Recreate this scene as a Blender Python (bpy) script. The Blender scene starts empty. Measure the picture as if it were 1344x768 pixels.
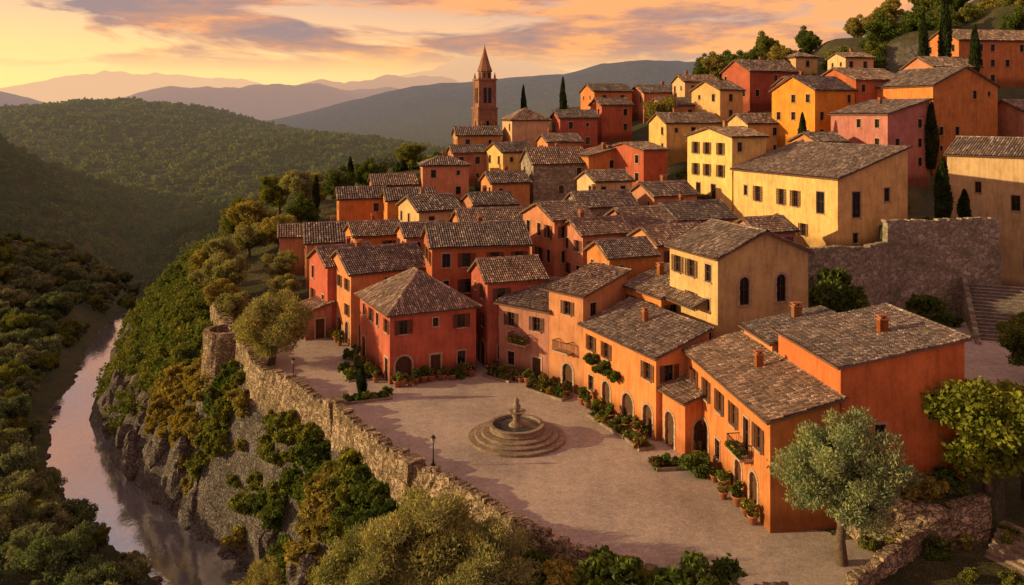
import bpy, math, random
import numpy as np
from mathutils import Vector
R=random.Random(7); rng=np.random.default_rng(5)
sc=bpy.context.scene; COL=sc.collection
sc.view_settings.view_transform='Standard'; sc.view_settings.look='None'; sc.view_settings.exposure=0
# ------------------------------------------------------------------ mesh builder
class MB:
    def __init__(s): s.V=[];s.F=[];s.M=[];s.UV=[];s.n=0
    def add(s,v,f,m=0,uv=None):
        v=np.asarray(v,float).reshape(-1,3); f=[np.asarray(x)+s.n for x in f] if not isinstance(f,np.ndarray) else f+s.n
        s.V.append(v); s.F.append(f); s.M.append(m if isinstance(m,np.ndarray) else np.full(len(f),m))
        s.UV.append(np.zeros((len(v),2)) if uv is None else np.asarray(uv,float)); s.n+=len(v)
    def box(s,c,sz,m=0,ang=0,taper=1):
        x,y,z=[q/2 for q in sz]; P=[]
        for k in (-1,1):
            t=taper if k>0 else 1
            for a,b in((-1,-1),(1,-1),(1,1),(-1,1)): P.append((a*x*t,b*y*t,k*z))
        P=np.array(P); ca,sa=math.cos(ang),math.sin(ang)
        Q=np.c_[P[:,0]*ca-P[:,1]*sa,P[:,0]*sa+P[:,1]*ca,P[:,2]]+np.array(c)
        s.add(Q,np.array([[3,2,1,0],[4,5,6,7],[0,1,5,4],[1,2,6,5],[2,3,7,6],[3,0,4,7]]),m)
    def lathe(s,prof,seg=24,c=(0,0,0),m=0,jit=0):
        P=[];n=len(prof)
        for i in range(seg):
            a=2*math.pi*i/seg
            for r,z in prof:
                r=r+(rng.normal(0,jit) if jit and r>.1 else 0)
                P.append((c[0]+r*math.cos(a),c[1]+r*math.sin(a),c[2]+z))
        F=[]
        for i in range(seg):
            j=(i+1)%seg
            for k in range(n-1): F.append([i*n+k,j*n+k,j*n+k+1,i*n+k+1])
        s.add(P,np.array(F),m)
    def tube(s,pts,rad,seg=7,m=0):
        pts=[Vector(p) for p in pts]; P=[];n=len(pts)
        for i,p in enumerate(pts):
            t=(pts[min(i+1,n-1)]-pts[max(i-1,0)]).normalized()
            a=t.cross(Vector((0.3,1,0.1))).normalized(); b=t.cross(a)
            for k in range(seg):
                q=2*math.pi*k/seg; P.append(p+(a*math.cos(q)+b*math.sin(q))*rad[i])
        F=[[i*seg+k,i*seg+(k+1)%seg,(i+1)*seg+(k+1)%seg,(i+1)*seg+k] for i in range(n-1) for k in range(seg)]
        s.add([tuple(x) for x in P],np.array(F),m)
    def mesh(s,name,mats,smooth=False):
        me=bpy.data.meshes.new(name)
        if not s.V: return me
        V=np.concatenate(s.V); UV=np.concatenate(s.UV); M=np.concatenate(s.M)
        loops=[];tot=[]
        for f in s.F:
            if isinstance(f,np.ndarray): loops.append(f.ravel()); tot.append(np.full(len(f),f.shape[1]))
            else:
                for x in f: loops.append(x.ravel())
                tot.append(np.array([len(x) for x in f]))
        L=np.concatenate(loops).astype(np.int32); T=np.concatenate(tot).astype(np.int32)
        me.vertices.add(len(V)); me.vertices.foreach_set('co',V.astype(np.float32).ravel())
        me.loops.add(len(L)); me.loops.foreach_set('vertex_index',L)
        me.polygons.add(len(T)); me.polygons.foreach_set('loop_start',np.r_[0,np.cumsum(T)[:-1]].astype(np.int32))
        me.polygons.foreach_set('material_index',M.astype(np.int32))
        u=me.uv_layers.new(name='UVMap'); u.data.foreach_set('uv',UV[L].astype(np.float32).ravel())
        me.update(calc_edges=True); me.validate()
        me.polygons.foreach_set('use_smooth',np.full(len(me.polygons),smooth))
        for q in mats: me.materials.append(q)
        return me
def obj(name,me,loc=(0,0,0),rot=0,parent=None,scale=None,label=None,cat=None,kind=None,group=None,color=None):
    o=bpy.data.objects.new(name,me); o.location=loc; o.rotation_euler=(0,0,rot)
    if scale is not None: o.scale=scale if hasattr(scale,'__len__') else (scale,)*3
    if parent: o.parent=parent
    if label: o['label']=label
    if cat: o['category']=cat
    if kind: o['kind']=kind
    if group: o['group']=group
    if color is not None: o.color=(*color,1)
    COL.objects.link(o); return o
# ------------------------------------------------------------------ materials
def nmat(name):
    m=bpy.data.materials.new(name); m.use_nodes=True; nt=m.node_tree
    return m,nt,nt.nodes['Principled BSDF']
def N(nt,t,ins=None,**k):
    n=nt.nodes.new(t)
    for a,b in k.items(): setattr(n,a,b)
    if ins:
        for a,b in ins.items():
            s=n.inputs[a]
            if isinstance(b,bpy.types.NodeSocket): nt.links.new(b,s)
            else: s.default_value=b
    return n
def ramp(nt,fac,stops,interp='LINEAR'):
    n=nt.nodes.new('ShaderNodeValToRGB'); n.color_ramp.interpolation=interp; e=n.color_ramp.elements
    while len(e)<len(stops): e.new(0.5)
    for i,(p,c) in enumerate(stops):
        e[i].position=p; e[i].color=(*c,1) if len(c)==3 else c
    nt.links.new(fac,n.inputs[0]); return n.outputs[0]
def mix(nt,f,a,b,bt='MIX'):
    n=nt.nodes.new('ShaderNodeMix'); n.data_type='RGBA'; n.blend_type=bt
    for s,v in ((n.inputs[0],f),(n.inputs[6],a),(n.inputs[7],b)):
        if isinstance(v,bpy.types.NodeSocket): nt.links.new(v,s)
        else: s.default_value=v if not isinstance(v,tuple) else (*v,1)
    return n.outputs[2]
def mth(nt,op,a,b=0.0,c=None):
    n=nt.nodes.new('ShaderNodeMath'); n.operation=op
    for i,v in enumerate((a,b,c)):
        if v is None: continue
        if isinstance(v,bpy.types.NodeSocket): nt.links.new(v,n.inputs[i])
        else: n.inputs[i].default_value=v
    return n.outputs[0]
def noise(nt,vec,scale,det=4,rough=.6,dist=0):
    return N(nt,'ShaderNodeTexNoise',{'Vector':vec,'Scale':scale,'Detail':float(min(det,5)),'Roughness':rough,'Distortion':dist}).outputs['Fac']
def bump(nt,h,st,dist,bs):
    n=N(nt,'ShaderNodeBump',{'Height':h,'Strength':st,'Distance':dist}); nt.links.new(n.outputs[0],bs.inputs['Normal'])
def haze_emission(nt,shader_out):  # airlight painted into the material: emission colour mixed over the surface by distance
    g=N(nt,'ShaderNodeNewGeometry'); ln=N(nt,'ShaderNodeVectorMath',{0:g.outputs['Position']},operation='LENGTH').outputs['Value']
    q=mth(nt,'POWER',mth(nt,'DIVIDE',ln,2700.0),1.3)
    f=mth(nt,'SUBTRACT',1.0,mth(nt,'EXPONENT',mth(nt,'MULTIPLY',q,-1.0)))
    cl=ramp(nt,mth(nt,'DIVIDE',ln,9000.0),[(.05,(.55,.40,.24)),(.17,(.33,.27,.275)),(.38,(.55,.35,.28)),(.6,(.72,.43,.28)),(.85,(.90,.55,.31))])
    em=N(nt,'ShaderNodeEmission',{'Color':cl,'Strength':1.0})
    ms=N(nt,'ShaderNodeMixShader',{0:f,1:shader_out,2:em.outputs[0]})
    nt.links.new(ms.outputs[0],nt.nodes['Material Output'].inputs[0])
def texo(nt): return N(nt,'ShaderNodeTexCoord').outputs['Object']
def scaled(nt,v,s): return N(nt,'ShaderNodeMapping',{'Vector':v,'Scale':s}).outputs[0]
def roff(nt,v):
    r=N(nt,'ShaderNodeObjectInfo').outputs['Random']; k=mth(nt,'MULTIPLY',r,90.0)
    c=N(nt,'ShaderNodeCombineXYZ',{0:k,1:k,2:k}).outputs[0]
    return N(nt,'ShaderNodeVectorMath',{0:v,1:c},operation='ADD').outputs[0]

# plaster
PL,nt,b=nmat('aged_plaster'); v=roff(nt,texo(nt)); oc=N(nt,'ShaderNodeObjectInfo').outputs['Color']
n1=noise(nt,v,.55,5,.7); n2=noise(nt,scaled(nt,v,(2.5,2.5,.35)),1.0,4,.7); n3=noise(nt,v,9,3,.7)
c=mix(nt,1,oc,ramp(nt,n1,[(.3,(.74,.74,.78)),(.5,(.97,.97,.97)),(.7,(1.15,1.16,1.2))]),'MULTIPLY')
c=mix(nt,1,c,ramp(nt,n2,[(.3,(.74,.74,.75)),(.5,(1,1,1)),(.75,(1.1,1.13,1.18))]),'MULTIPLY')
c=mix(nt,1,c,ramp(nt,n3,[(.3,(.87,.87,.87)),(.7,(1.08,1.08,1.08))]),'MULTIPLY')
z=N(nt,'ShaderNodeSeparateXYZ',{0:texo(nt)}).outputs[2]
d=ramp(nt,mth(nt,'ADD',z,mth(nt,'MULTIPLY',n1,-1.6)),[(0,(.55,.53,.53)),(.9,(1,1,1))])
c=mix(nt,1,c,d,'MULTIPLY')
pt=ramp(nt,noise(nt,v,.9,5,.75,1),[(.6,(0,0,0)),(.66,(1,1,1))])
c=mix(nt,mth(nt,'MULTIPLY',pt,.3),c,(.40,.28,.20))
nt.links.new(c,b.inputs['Base Color']); b.inputs['Roughness'].default_value=.92; b.inputs['Specular IOR Level'].default_value=.15
bump(nt,mth(nt,'ADD',n3,mth(nt,'MULTIPLY',n1,.6)),.5,.04,b)
# stone
def stonemat(name,s,c1,c2,c3,mort,bs=.7):
    m,nt,b=nmat(name); v=texo(nt); w=N(nt,'ShaderNodeVectorMath',{0:v,1:N(nt,'ShaderNodeTexNoise',{'Vector':v,'Scale':2.5}).outputs['Color']},operation='ADD').outputs[0]
    sv=scaled(nt,w,(s,s,s*1.7))
    vo=N(nt,'ShaderNodeTexVoronoi',{'Vector':sv,'Scale':1.0}); ve=N(nt,'ShaderNodeTexVoronoi',{'Vector':sv,'Scale':1.0},feature='DISTANCE_TO_EDGE').outputs['Distance']
    r=N(nt,'ShaderNodeSeparateColor',{0:vo.outputs['Color']}).outputs[0]
    c=ramp(nt,r,[(0,c1),(.5,c2),(1,c3)]); n=noise(nt,v,6,5,.75); nb=noise(nt,v,.35,4,.7)
    c=mix(nt,1,c,ramp(nt,n,[(.3,(.65,.65,.65)),(.7,(1.2,1.2,1.2))]),'MULTIPLY')
    c=mix(nt,1,c,ramp(nt,nb,[(.35,(.68,.69,.62)),(.6,(1.1,1.08,1.05))]),'MULTIPLY')
    e=ramp(nt,ve,[(.0,(0,0,0)),(.12,(1,1,1))]); c=mix(nt,e,mort,c)
    nt.links.new(c,b.inputs['Base Color']); b.inputs['Roughness'].default_value=.95; b.inputs['Specular IOR Level'].default_value=.1
    bump(nt,mth(nt,'ADD',e,mth(nt,'MULTIPLY',n,.6)),bs,.08,b); return m
STONE=stonemat('rubble_stone',1.9,(.22,.165,.11),(.38,.29,.195),(.52,.41,.29),(.13,.095,.065),.9)
STONE3=stonemat('terrace_stone',1.5,(.28,.24,.19),(.39,.335,.265),(.50,.44,.355),(.16,.13,.10),.4)
STONE2=stonemat('dressed_stone',3.0,(.26,.20,.15),(.34,.27,.2),(.4,.33,.26),(.2,.15,.11),.3)
BRICK=stonemat('tower_brick',3.5,(.28,.13,.08),(.36,.18,.11),(.42,.24,.15),(.22,.12,.08),.4)
# tiles
TILE,nt,b=nmat('barrel_tiles'); uv=N(nt,'ShaderNodeTexCoord').outputs['UV']
fl=N(nt,'ShaderNodeVectorMath',{0:uv},operation='FLOOR').outputs[0]; fl=roff(nt,fl)
wn=N(nt,'ShaderNodeTexWhiteNoise',{'Vector':fl}).outputs['Value']; v=roff(nt,texo(nt))
c=ramp(nt,wn,[(0,(.135,.108,.09)),(.3,(.18,.145,.12)),(.7,(.235,.19,.16)),(.9,(.32,.26,.22)),(1,(.48,.41,.35))])
nb=noise(nt,v,.5,4,.7); n=noise(nt,v,7,4,.75); oir=N(nt,'ShaderNodeObjectInfo').outputs['Random']
c=mix(nt,1,c,ramp(nt,nb,[(.3,(.75,.77,.80)),(.65,(1.15,1.1,1.05))]),'MULTIPLY')
c=mix(nt,1,c,ramp(nt,oir,[(0,(.78,.82,.86)),(.5,(1,1,1)),(1,(1.28,1.14,1.0))]),'MULTIPLY')
c=mix(nt,1,c,ramp(nt,n,[(.3,(.75,.75,.75)),(.7,(1.18,1.18,1.18))]),'MULTIPLY')
fr=N(nt,'ShaderNodeVectorMath',{0:uv},operation='FRACTION').outputs[0]; sx=N(nt,'ShaderNodeSeparateXYZ',{0:fr})
gu=mth(nt,'ABSOLUTE',mth(nt,'SUBTRACT',sx.outputs[0],.5))
c=mix(nt,1,c,ramp(nt,gu,[(.22,(1.2,1.2,1.2)),(.47,(.25,.24,.23))]),'MULTIPLY')
nt.links.new(c,b.inputs['Base Color']); b.inputs['Roughness'].default_value=.9; b.inputs['Specular IOR Level'].default_value=.2
bump(nt,n,.4,.02,b)
def simple(name,colr,rough=.8,var=.3,sc_=4,metal=0,spec=.3):
    m,nt,b=nmat(name); v=texo(nt); n=noise(nt,v,sc_,4,.7)
    c=mix(nt,1,colr,ramp(nt,n,[(.3,(1-var,)*3),(.7,(1+var,)*3)]),'MULTIPLY')
    nt.links.new(c,b.inputs['Base Color']); b.inputs['Roughness'].default_value=rough; b.inputs['Metallic'].default_value=metal
    b.inputs['Specular IOR Level'].default_value=spec; return m
WOOD=simple('dark_wood',(.09,.045,.025)); EAVE=simple('eave_boards',(.16,.09,.06)); SHUT=simple('shutter_wood',(.11,.055,.035))
GLASS=simple('window_glass',(.012,.012,.015),.12,.3,2,0,.6); TRIM=simple('stone_trim',(.42,.30,.21)); IRON=simple('wrought_iron',(.02,.018,.016),.5)
TERRA=simple('terracotta',(.38,.15,.08)); BARK=simple('bark',(.12,.085,.06),.95,.5,9); SOIL=simple('soil',(.07,.05,.035),.95,.4)
LAMPG=simple('lamp_glass',(.5,.42,.3),.3); STEP=simple('grey_step_stone',(.17,.15,.13),.9,.4,3)
# leaves
def leafmat(name,hz=False,fixed=None,nsc=.07):
    m,nt,b=nmat(name); v=texo(nt); oi=N(nt,'ShaderNodeObjectInfo')
    base=oi.outputs['Color'] if fixed is None else None
    n=noise(nt,roff(nt,v),.9,2,.6); n2=noise(nt,v,7,1,.6)
    if fixed is not None:
        base=ramp(nt,noise(nt,v,nsc,5,.8),[(.32,fixed[0]),(.5,fixed[1]),(.66,fixed[2])])
    c=mix(nt,1,base,ramp(nt,n,[(.3,(.5,.56,.56)),(.5,(1,1,1)),(.7,(1.5,1.4,1.05))]),'MULTIPLY')
    c=mix(nt,1,c,ramp(nt,n2,[(.3,(.6,.65,.6)),(.7,(1.45,1.4,1.35))]),'MULTIPLY')
    df=N(nt,'ShaderNodeBsdfDiffuse',{'Color':c}); tr=N(nt,'ShaderNodeBsdfTranslucent',{'Color':mix(nt,1,c,(1.25,1.25,.6),'MULTIPLY')})
    ms=N(nt,'ShaderNodeMixShader',{0:.3,1:df.outputs[0],2:tr.outputs[0]})
    nt.links.new(ms.outputs[0],nt.nodes['Material Output'].inputs[0])
    if hz: haze_emission(nt,ms.outputs[0])
    return m
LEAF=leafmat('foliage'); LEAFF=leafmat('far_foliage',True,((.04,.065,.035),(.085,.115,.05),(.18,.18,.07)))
LEAFS=leafmat('slope_foliage',False,((.07,.11,.03),(.14,.17,.045),(.25,.23,.06)),.3)
FLW=simple('red_blossom',(.55,.05,.06)); FLW2=simple('pink_blossom',(.6,.2,.25)); FLW3=simple('yellow_blossom',(.6,.35,.05))
# ground
def rockcol(nt,v):
    sv=scaled(nt,v,(.6,.6,1.0)); nr=noise(nt,sv,1.1,5,.75,1.2)
    vr=N(nt,'ShaderNodeTexVoronoi',{'Vector':scaled(nt,N(nt,'ShaderNodeVectorMath',{0:v,1:N(nt,'ShaderNodeTexNoise',{'Vector':v,'Scale':.8,'Detail':3.0}).outputs['Color']},operation='ADD').outputs[0],(.9,.9,.5))},feature='DISTANCE_TO_EDGE').outputs['Distance']
    rock=ramp(nt,nr,[(.28,(.07,.062,.055)),(.45,(.18,.16,.14)),(.6,(.28,.25,.215)),(.75,(.40,.36,.31))])
    crk=ramp(nt,vr,[(0,(.3,.3,.3)),(.12,(1,1,1))]); return mix(nt,1,rock,crk,'MULTIPLY'),nr,crk
def groundnodes():
    m,nt,b=nmat('hillside_ground'); g=N(nt,'ShaderNodeNewGeometry'); v=g.outputs['Position']
    nz=N(nt,'ShaderNodeSeparateXYZ',{0:g.outputs['Normal']}).outputs[2]
    n=noise(nt,v,.25,5,.7); nf=noise(nt,v,2.2,4,.75); nl=noise(nt,v,.02,4,.65)
    veg=ramp(nt,n,[(.32,(.05,.058,.024)),(.5,(.09,.09,.038)),(.7,(.15,.125,.065))])
    veg=mix(nt,1,veg,ramp(nt,nl,[(.35,(.6,.7,.7)),(.65,(1.35,1.2,1))]),'MULTIPLY')
    far=ramp(nt,noise(nt,v,.11,5,.8),[(.35,(.028,.045,.022)),(.52,(.06,.075,.034)),(.68,(.13,.115,.055))])
    yy=N(nt,'ShaderNodeSeparateXYZ',{0:v}).outputs[1]
    veg=mix(nt,ramp(nt,mth(nt,'DIVIDE',yy,1000.0),[(.25,(0,0,0)),(.4,(1,1,1))]),veg,far)
    rock,nr,crk=rockcol(nt,v)
    f=ramp(nt,mth(nt,'ADD',nz,mth(nt,'MULTIPLY',mth(nt,'SUBTRACT',n,.5),.5)),[(.5,(1,1,1)),(.66,(0,0,0))])
    c=mix(nt,f,veg,rock); c=mix(nt,1,c,ramp(nt,nf,[(.3,(.65,.65,.65)),(.7,(1.3,1.3,1.3))]),'MULTIPLY')
    nt.links.new(c,b.inputs['Base Color']); b.inputs['Roughness'].default_value=1; b.inputs['Specular IOR Level'].default_value=.05
    bump(nt,mth(nt,'ADD',mth(nt,'ADD',nr,nf),mth(nt,'MULTIPLY',crk,.5)),1,.4,b); haze_emission(nt,b.outputs[0]); return m
GROUND=groundnodes()
ROCK,nt,b=nmat('cliff_rock'); rc,nr,crk=rockcol(nt,texo(nt)); nt.links.new(rc,b.inputs['Base Color']); b.inputs['Roughness'].default_value=1; b.inputs['Specular IOR Level'].default_value=.05
bump(nt,mth(nt,'ADD',nr,mth(nt,'MULTIPLY',crk,.5)),1,.3,b)
PAVE,nt,b=nmat('piazza_cobbles'); v=texo(nt)
vo=N(nt,'ShaderNodeTexVoronoi',{'Vector':v,'Scale':6.5}); ve=N(nt,'ShaderNodeTexVoronoi',{'Vector':v,'Scale':6.5},feature='DISTANCE_TO_EDGE').outputs['Distance']
r=N(nt,'ShaderNodeSeparateColor',{0:vo.outputs['Color']}).outputs[0]
c=ramp(nt,r,[(0,(.37,.315,.265)),(.5,(.43,.37,.315)),(1,(.49,.425,.365))]); c=mix(nt,ramp(nt,ve,[(0,(0,0,0)),(.06,(1,1,1))]),(.31,.26,.215),c)
nb=noise(nt,v,.14,5,.65); c=mix(nt,1,c,ramp(nt,nb,[(.3,(.68,.67,.67)),(.5,(1,1,1)),(.7,(1.16,1.13,1.08))]),'MULTIPLY')
nb=noise(nt,v,1.1,5,.7); c=mix(nt,1,c,ramp(nt,nb,[(.3,(.82,.82,.82)),(.7,(1.12,1.12,1.12))]),'MULTIPLY')
nt.links.new(c,b.inputs['Base Color']); b.inputs['Roughness'].default_value=.85; b.inputs['Specular IOR Level'].default_value=.2; bump(nt,mth(nt,'ADD',ve,nb),.5,.03,b)
WATER,nt,b=nmat('river_water'); v=texo(nt); b.inputs['Base Color'].default_value=(.62,.64,.70,1); b.inputs['Roughness'].default_value=.06; b.inputs['Metallic'].default_value=.8
bump(nt,mth(nt,'ADD',noise(nt,scaled(nt,v,(1,.4,1)),2.2,3,.6),noise(nt,v,.4,3,.5)),.35,.05,b)
FWAT=simple('fountain_water',(.05,.06,.06),.06,.1,2,0,.8)

# ------------------------------------------------------------------ terrain height
RIV=np.array([(0,20,4),(-10,45,4),(-20,62,3.8),(-27.3,74.8,3.5),(-30.2,78.3,3.6),(-36.9,84,3.9),(-45,92.4,4.0),(-53,102.7,3.7),(-59.3,112.7,3.1),(-66.5,132,2.8),(-71,144,3.2),(-75,158,3.8),(-77.5,171,3.4),(-87,196,2),(-108,245,2),(-124,300,3),(-150,430,4)])
E=np.array([(80,40),(30,41),(16,42.2),(11.4,43.1),(7.7,44.6),(4.6,46.6),(1.3,49.4),(-1.6,53.5),(-7,58.6),(-10.5,63.4),(-15,70.8),(-20,76.3),(-25.3,81.8),(-29,90),(-36.7,104),(-42,118),(-48,135),(-52,150),(-48,168),(-38,185),(-15,195),(15,212),(60,260),(150,300),(400,320),(400,40)])
PZ=np.array([(20,42.3),(16,42.6),(11.6,43.5),(7.9,45),(4.8,47),(1.6,49.8),(-1.3,53.8),(-6.6,59),(-10,63.8),(-14.6,71.2),(-19.7,76.7),(-25,82.3),(-28.6,90.3),(-36.2,104),(-40,112),(-34,112),(-26,100),(-14,92),(-6,88),(2,86),(8,78),(15,68),(17,64),(18.5,50.5),(21,48.3),(19,45.2)])
def inpoly(x,y,P):
    r=np.zeros(np.shape(x),bool); n=len(P)
    for i in range(n):
        x1,y1=P[i]; x2,y2=P[(i+1)%n]
        c=((y1>y)!=(y2>y)); xi=(x2-x1)*(y-y1)/((y2-y1) if y2!=y1 else 1e-9)+x1; r^=(c&(x<xi))
    return r
def dpoly(x,y,P,w=None):
    D=np.full(np.shape(x),1e9)
    for i in range(len(P)-1):
        a=P[i];b=P[i+1]; dx,dy=b[0]-a[0],b[1]-a[1]; t=np.clip(((x-a[0])*dx+(y-a[1])*dy)/(dx*dx+dy*dy),0,1)
        d=np.hypot(x-a[0]-t*dx,y-a[1]-t*dy)
        if w is not None: d=d-(w[i]*(1-t)+w[i+1]*t)
        D=np.minimum(D,d)
    return D
_G=rng.random((257,257))
def vn(x,y):
    xi=np.floor(x).astype(int); yi=np.floor(y).astype(int); fx=x-xi; fy=y-yi; fx=fx*fx*(3-2*fx); fy=fy*fy*(3-2*fy)
    a=_G[xi%256,yi%256];b=_G[(xi+1)%256,yi%256];c=_G[xi%256,(yi+1)%256];d=_G[(xi+1)%256,(yi+1)%256]
    return (a*(1-fx)+b*fx)*(1-fy)+(c*(1-fx)+d*fx)*fy-.5
def fbm(x,y,o=5):
    s=0;a=1
    for i in range(o): s=s+a*vn(x*2**i+17*i,y*2**i+31*i); a*=.5
    return s
orange=(.64,.24,.07);dko=(.60,.18,.045);red=(.46,.125,.065);pink=(.48,.21,.14);yel=(.72,.46,.155);och=(.66,.44,.21);salm=(.60,.27,.12);brt=(.72,.31,.045)
CW={orange:'orange',dko:'burnt orange',red:'red',pink:'dusty pink',yel:'golden yellow',och:'ochre',salm:'salmon',brt:'bright orange',None:'rough stone'}
H=[#x,y,th,w,d,z0,ze,roof,rise,col,ground
(15.4,50,7,4.4,15,0,6.7,'sx',1.1,orange,1),(19.9,50.75,7,8.1,8.6,0,9.7,'sx',1.4,dko,0),(16.7,68,21,9.1,7.3,2,13.3,'gy',1.9,och,0),
(37.7,97,23,11,19,9,17.5,'sx',3.4,yel,0),(30.2,115,25,6,10,8,21.8,'gx',1.2,yel,0),(-11.3,77.5,26,8.7,10,0,6.5,'hip',2.8,red,1),
(-8.4,88,12,10.5,8,0,11,'gx',1.8,red,0),(-2.4,82,18,6,6,0,8.6,'gx',1.6,red,1),(3.4,77.5,50,6,6.1,0,6.7,'sx',1.6,pink,1),
(6.3,74.3,42,6,4.3,0,8.8,'sx',1.5,salm,1),(11,64,24.5,5,11.3,0,6.4,'sx',1.6,orange,1),(12.6,61,20,3,3.5,0,4,'sx',.8,orange,1),
(13,73,25,5,6,2,9,'sx',1.4,orange,0),(9.3,80,20,5,5,2,11.3,'gx',1.2,orange,0),(4.7,93,25,5,8,4,13.2,'gx',1.5,salm,0),
(7.6,90,25,6,5,4,12,'gx',1.3,pink,0),(13.9,97,20,9,8,5,11.8,'gx',1.8,pink,0),(19.8,100,20,8,7,5,12.3,'gx',1.7,orange,0),
(-17.3,90,30,9,8,0,7.8,'gx',2,salm,1),(-20.7,94,30,6,7,0,7.9,'gx',1.6,red,1),(-22.8,92.5,30,3,4,0,3,'sx',.8,pink,1),
(-27,110,15,12,9,2,8,'gx',2,salm,0),(-12.2,110,25,6,9,4,12.2,'gx',1.6,och,0),(-25.8,125,15,7,6,6,12.3,'gx',1.4,orange,0),
(-22.3,135,15,7,7,8,13.5,'gx',1.4,pink,0),(-14.4,135,10,7.5,6,10,16.7,'hip',1.2,salm,0),(-1.5,138,25,6,7,12,18.7,'gx',1.4,yel,0),
(3.3,130,15,9,7,11,17.3,'gx',2.2,None,0),(20.1,128,35,5,9,10,19.4,'gx',1,red,0),(-5,118,20,6,7,6,12.1,'gx',1.4,pink,0),
(0,150,15,7,7,18,24,'hip',2,och,0),(-9.8,150,10,8,7,16,21.2,'gx',1.4,salm,0),(8.6,150,12,7,6,18,24.3,'gx',1.3,red,0),
(16.2,165,15,8,8,23,29.5,'gx',1.5,orange,0),(26,165,12,9,8,24,29.2,'gx',1.5,salm,0),(16.6,155,15,6,6,20,26.7,'gx',1.2,red,0),
(25.8,140,15,10,7,18,23.5,'gx',1.6,yel,0),(36,145,25,5,8,22,29.2,'gx',1.6,yel,0),(44,155,20,11,9,26,33,'gx',2.2,red,0),
(57.6,170,15,5,5,32,36.6,'hip',1,och,0),(47,130,28,9,9,20,28.8,'gx',2.2,brt,0),(52.9,118,22,8,11,15,25,'sx',2,pink,0),
(62.8,125,20,13,12,18,29.3,'gy',2.8,orange,0),(55,134,20,10,10,22,30.5,'gx',2,red,0),(80,150,10,17,9,30,38.3,'gx',2.2,orange,0),
(63.7,160,12,6,6,31,35.8,'gx',1,och,0),(59.7,115,-50,16,8,2,19.5,'gx',2.2,och,0),
(-12.5,99,20,5,5,3,10.5,'gx',1.2,salm,0),(-6,101,15,8,6,5,11.7,'gx',1.4,orange,0),(9,108,20,8,6,6,13,'gx',1.6,None,0),
(19,112,25,7,6,8,14,'gx',1.5,pink,0),(15,86,22,6,6,4,11.6,'gx',1.4,salm,0),(-18,121,15,7,6,6,12.5,'gx',1.4,orange,0),
(6,141,15,6,6,14,20.3,'gx',1.2,salm,0),(38,135,20,7,6,18,23.5,'gx',1.5,och,0),(27,92,20,5,5,6,12,'gx',1.2,pink,0),
(-33,119,15,6,6,2,7.5,'gx',1.3,pink,0),(-3,126,18,6,6,8,14.6,'gx',1.4,salm,0),(12,120,22,6,6,9,15.3,'gx',1.3,och,0),(27,150,15,7,6,21,26.6,'gx',1.3,pink,0),(48,142,18,6,6,23,30,'gx',1.4,pink,0),
(43.5,119,20,5,6,13,21,'gx',1.2,salm,0),(31.5,133,22,5,6,14,20.5,'gx',1.2,None,0),(33,160,12,7,6,25,31.2,'gx',1.3,och,0),(71,141,12,9,8,24,33,'gx',1.8,salm,0),(12,131,28,6,5,12,18.4,'sx',1.3,orange,0),(-10,143,15,6,5,13,18.4,'gx',1.1,pink,0),(2,104,20,6,5,5,11.9,'gx',1.2,salm,0),(-19.5,104,22,6,6,3,9.8,'gx',1.3,orange,0),
(18.6,59.9,7,6.2,5,0,8.6,'sx',1.1,salm,0),(78,128,10,8,8,18,25.5,'gx',1.6,pink,0)]
CT=[]
FP=[]
for h in H:
    a=math.radians(h[2]); ca,sa=math.cos(a),math.sin(a)
    cx=h[0]+ca*h[3]/2-sa*h[4]/2; cy=h[1]+sa*h[3]/2+ca*h[4]/2
    CT.append((cx,cy,h[5])); FP.append((cx,cy,ca,sa,h[3]/2,h[4]/2))
CT+=[(0,60,0),(8,55,0),(-8,66,0),(-15,76,0),(5,68,0),(-20,84,0),(12,48,0),(20,46,0),(30,48,0),(35,60,0),(-30,95,0),(-36,104,0),(-40,118,1),(-48,135,2),(-52,150,3),(-45,165,4),(-33,150,9),(-24,150,12),(-20,170,14),(50,60,0),(60,60,0),(70,80,1),(62,95,3),(24,75,2),(30,80,3),(30,200,27),(52,200,33),(67,200,38),(80,200,43),(100,200,49),(140,220,58),(110,180,48),(85,172,42),(120,140,40),(100,120,28),(-5,160,20),(-5,185,12),(20,185,27),(36,94,9),(110,60,6),(110,90,14),(40,180,32),(200,150,60),(60,185,37)]
CT=np.array(CT,float)
COURT=np.array([(36,66),(64,66),(64,98.5),(56.2,97),(43,95.6),(39.5,92.1),(32.5,90.8),(31,80)])
TERR=np.array([(42.5,96.3),(56,97.7),(57,109),(47,113)])
GARD=np.array([(20.3,50.8),(20.6,49.3),(24.5,48.6),(28.6,49.6),(31,52.6),(30.5,60),(28.5,60),(28,51.8)])
def T(x,y):
    num=0;den=0
    for cx,cy,cz in CT:
        w=1/((x-cx)**2+(y-cy)**2+1.5)**1.9; num=num+w*cz; den=den+w
    z=num/den
    z=np.where(inpoly(x,y,COURT),1.2+np.clip(y-75,0,30)*.05,z); z=np.where(inpoly(x,y,TERR),11.8,z)
    z=np.where(inpoly(x,y,GARD),2.3,z)
    z=np.where(inpoly(x,y,PZ),-.12,z); return z
def g(dx,l,r): s=np.where(dx<0,l,r); return np.exp(-(dx/s)**2/2)
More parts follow.
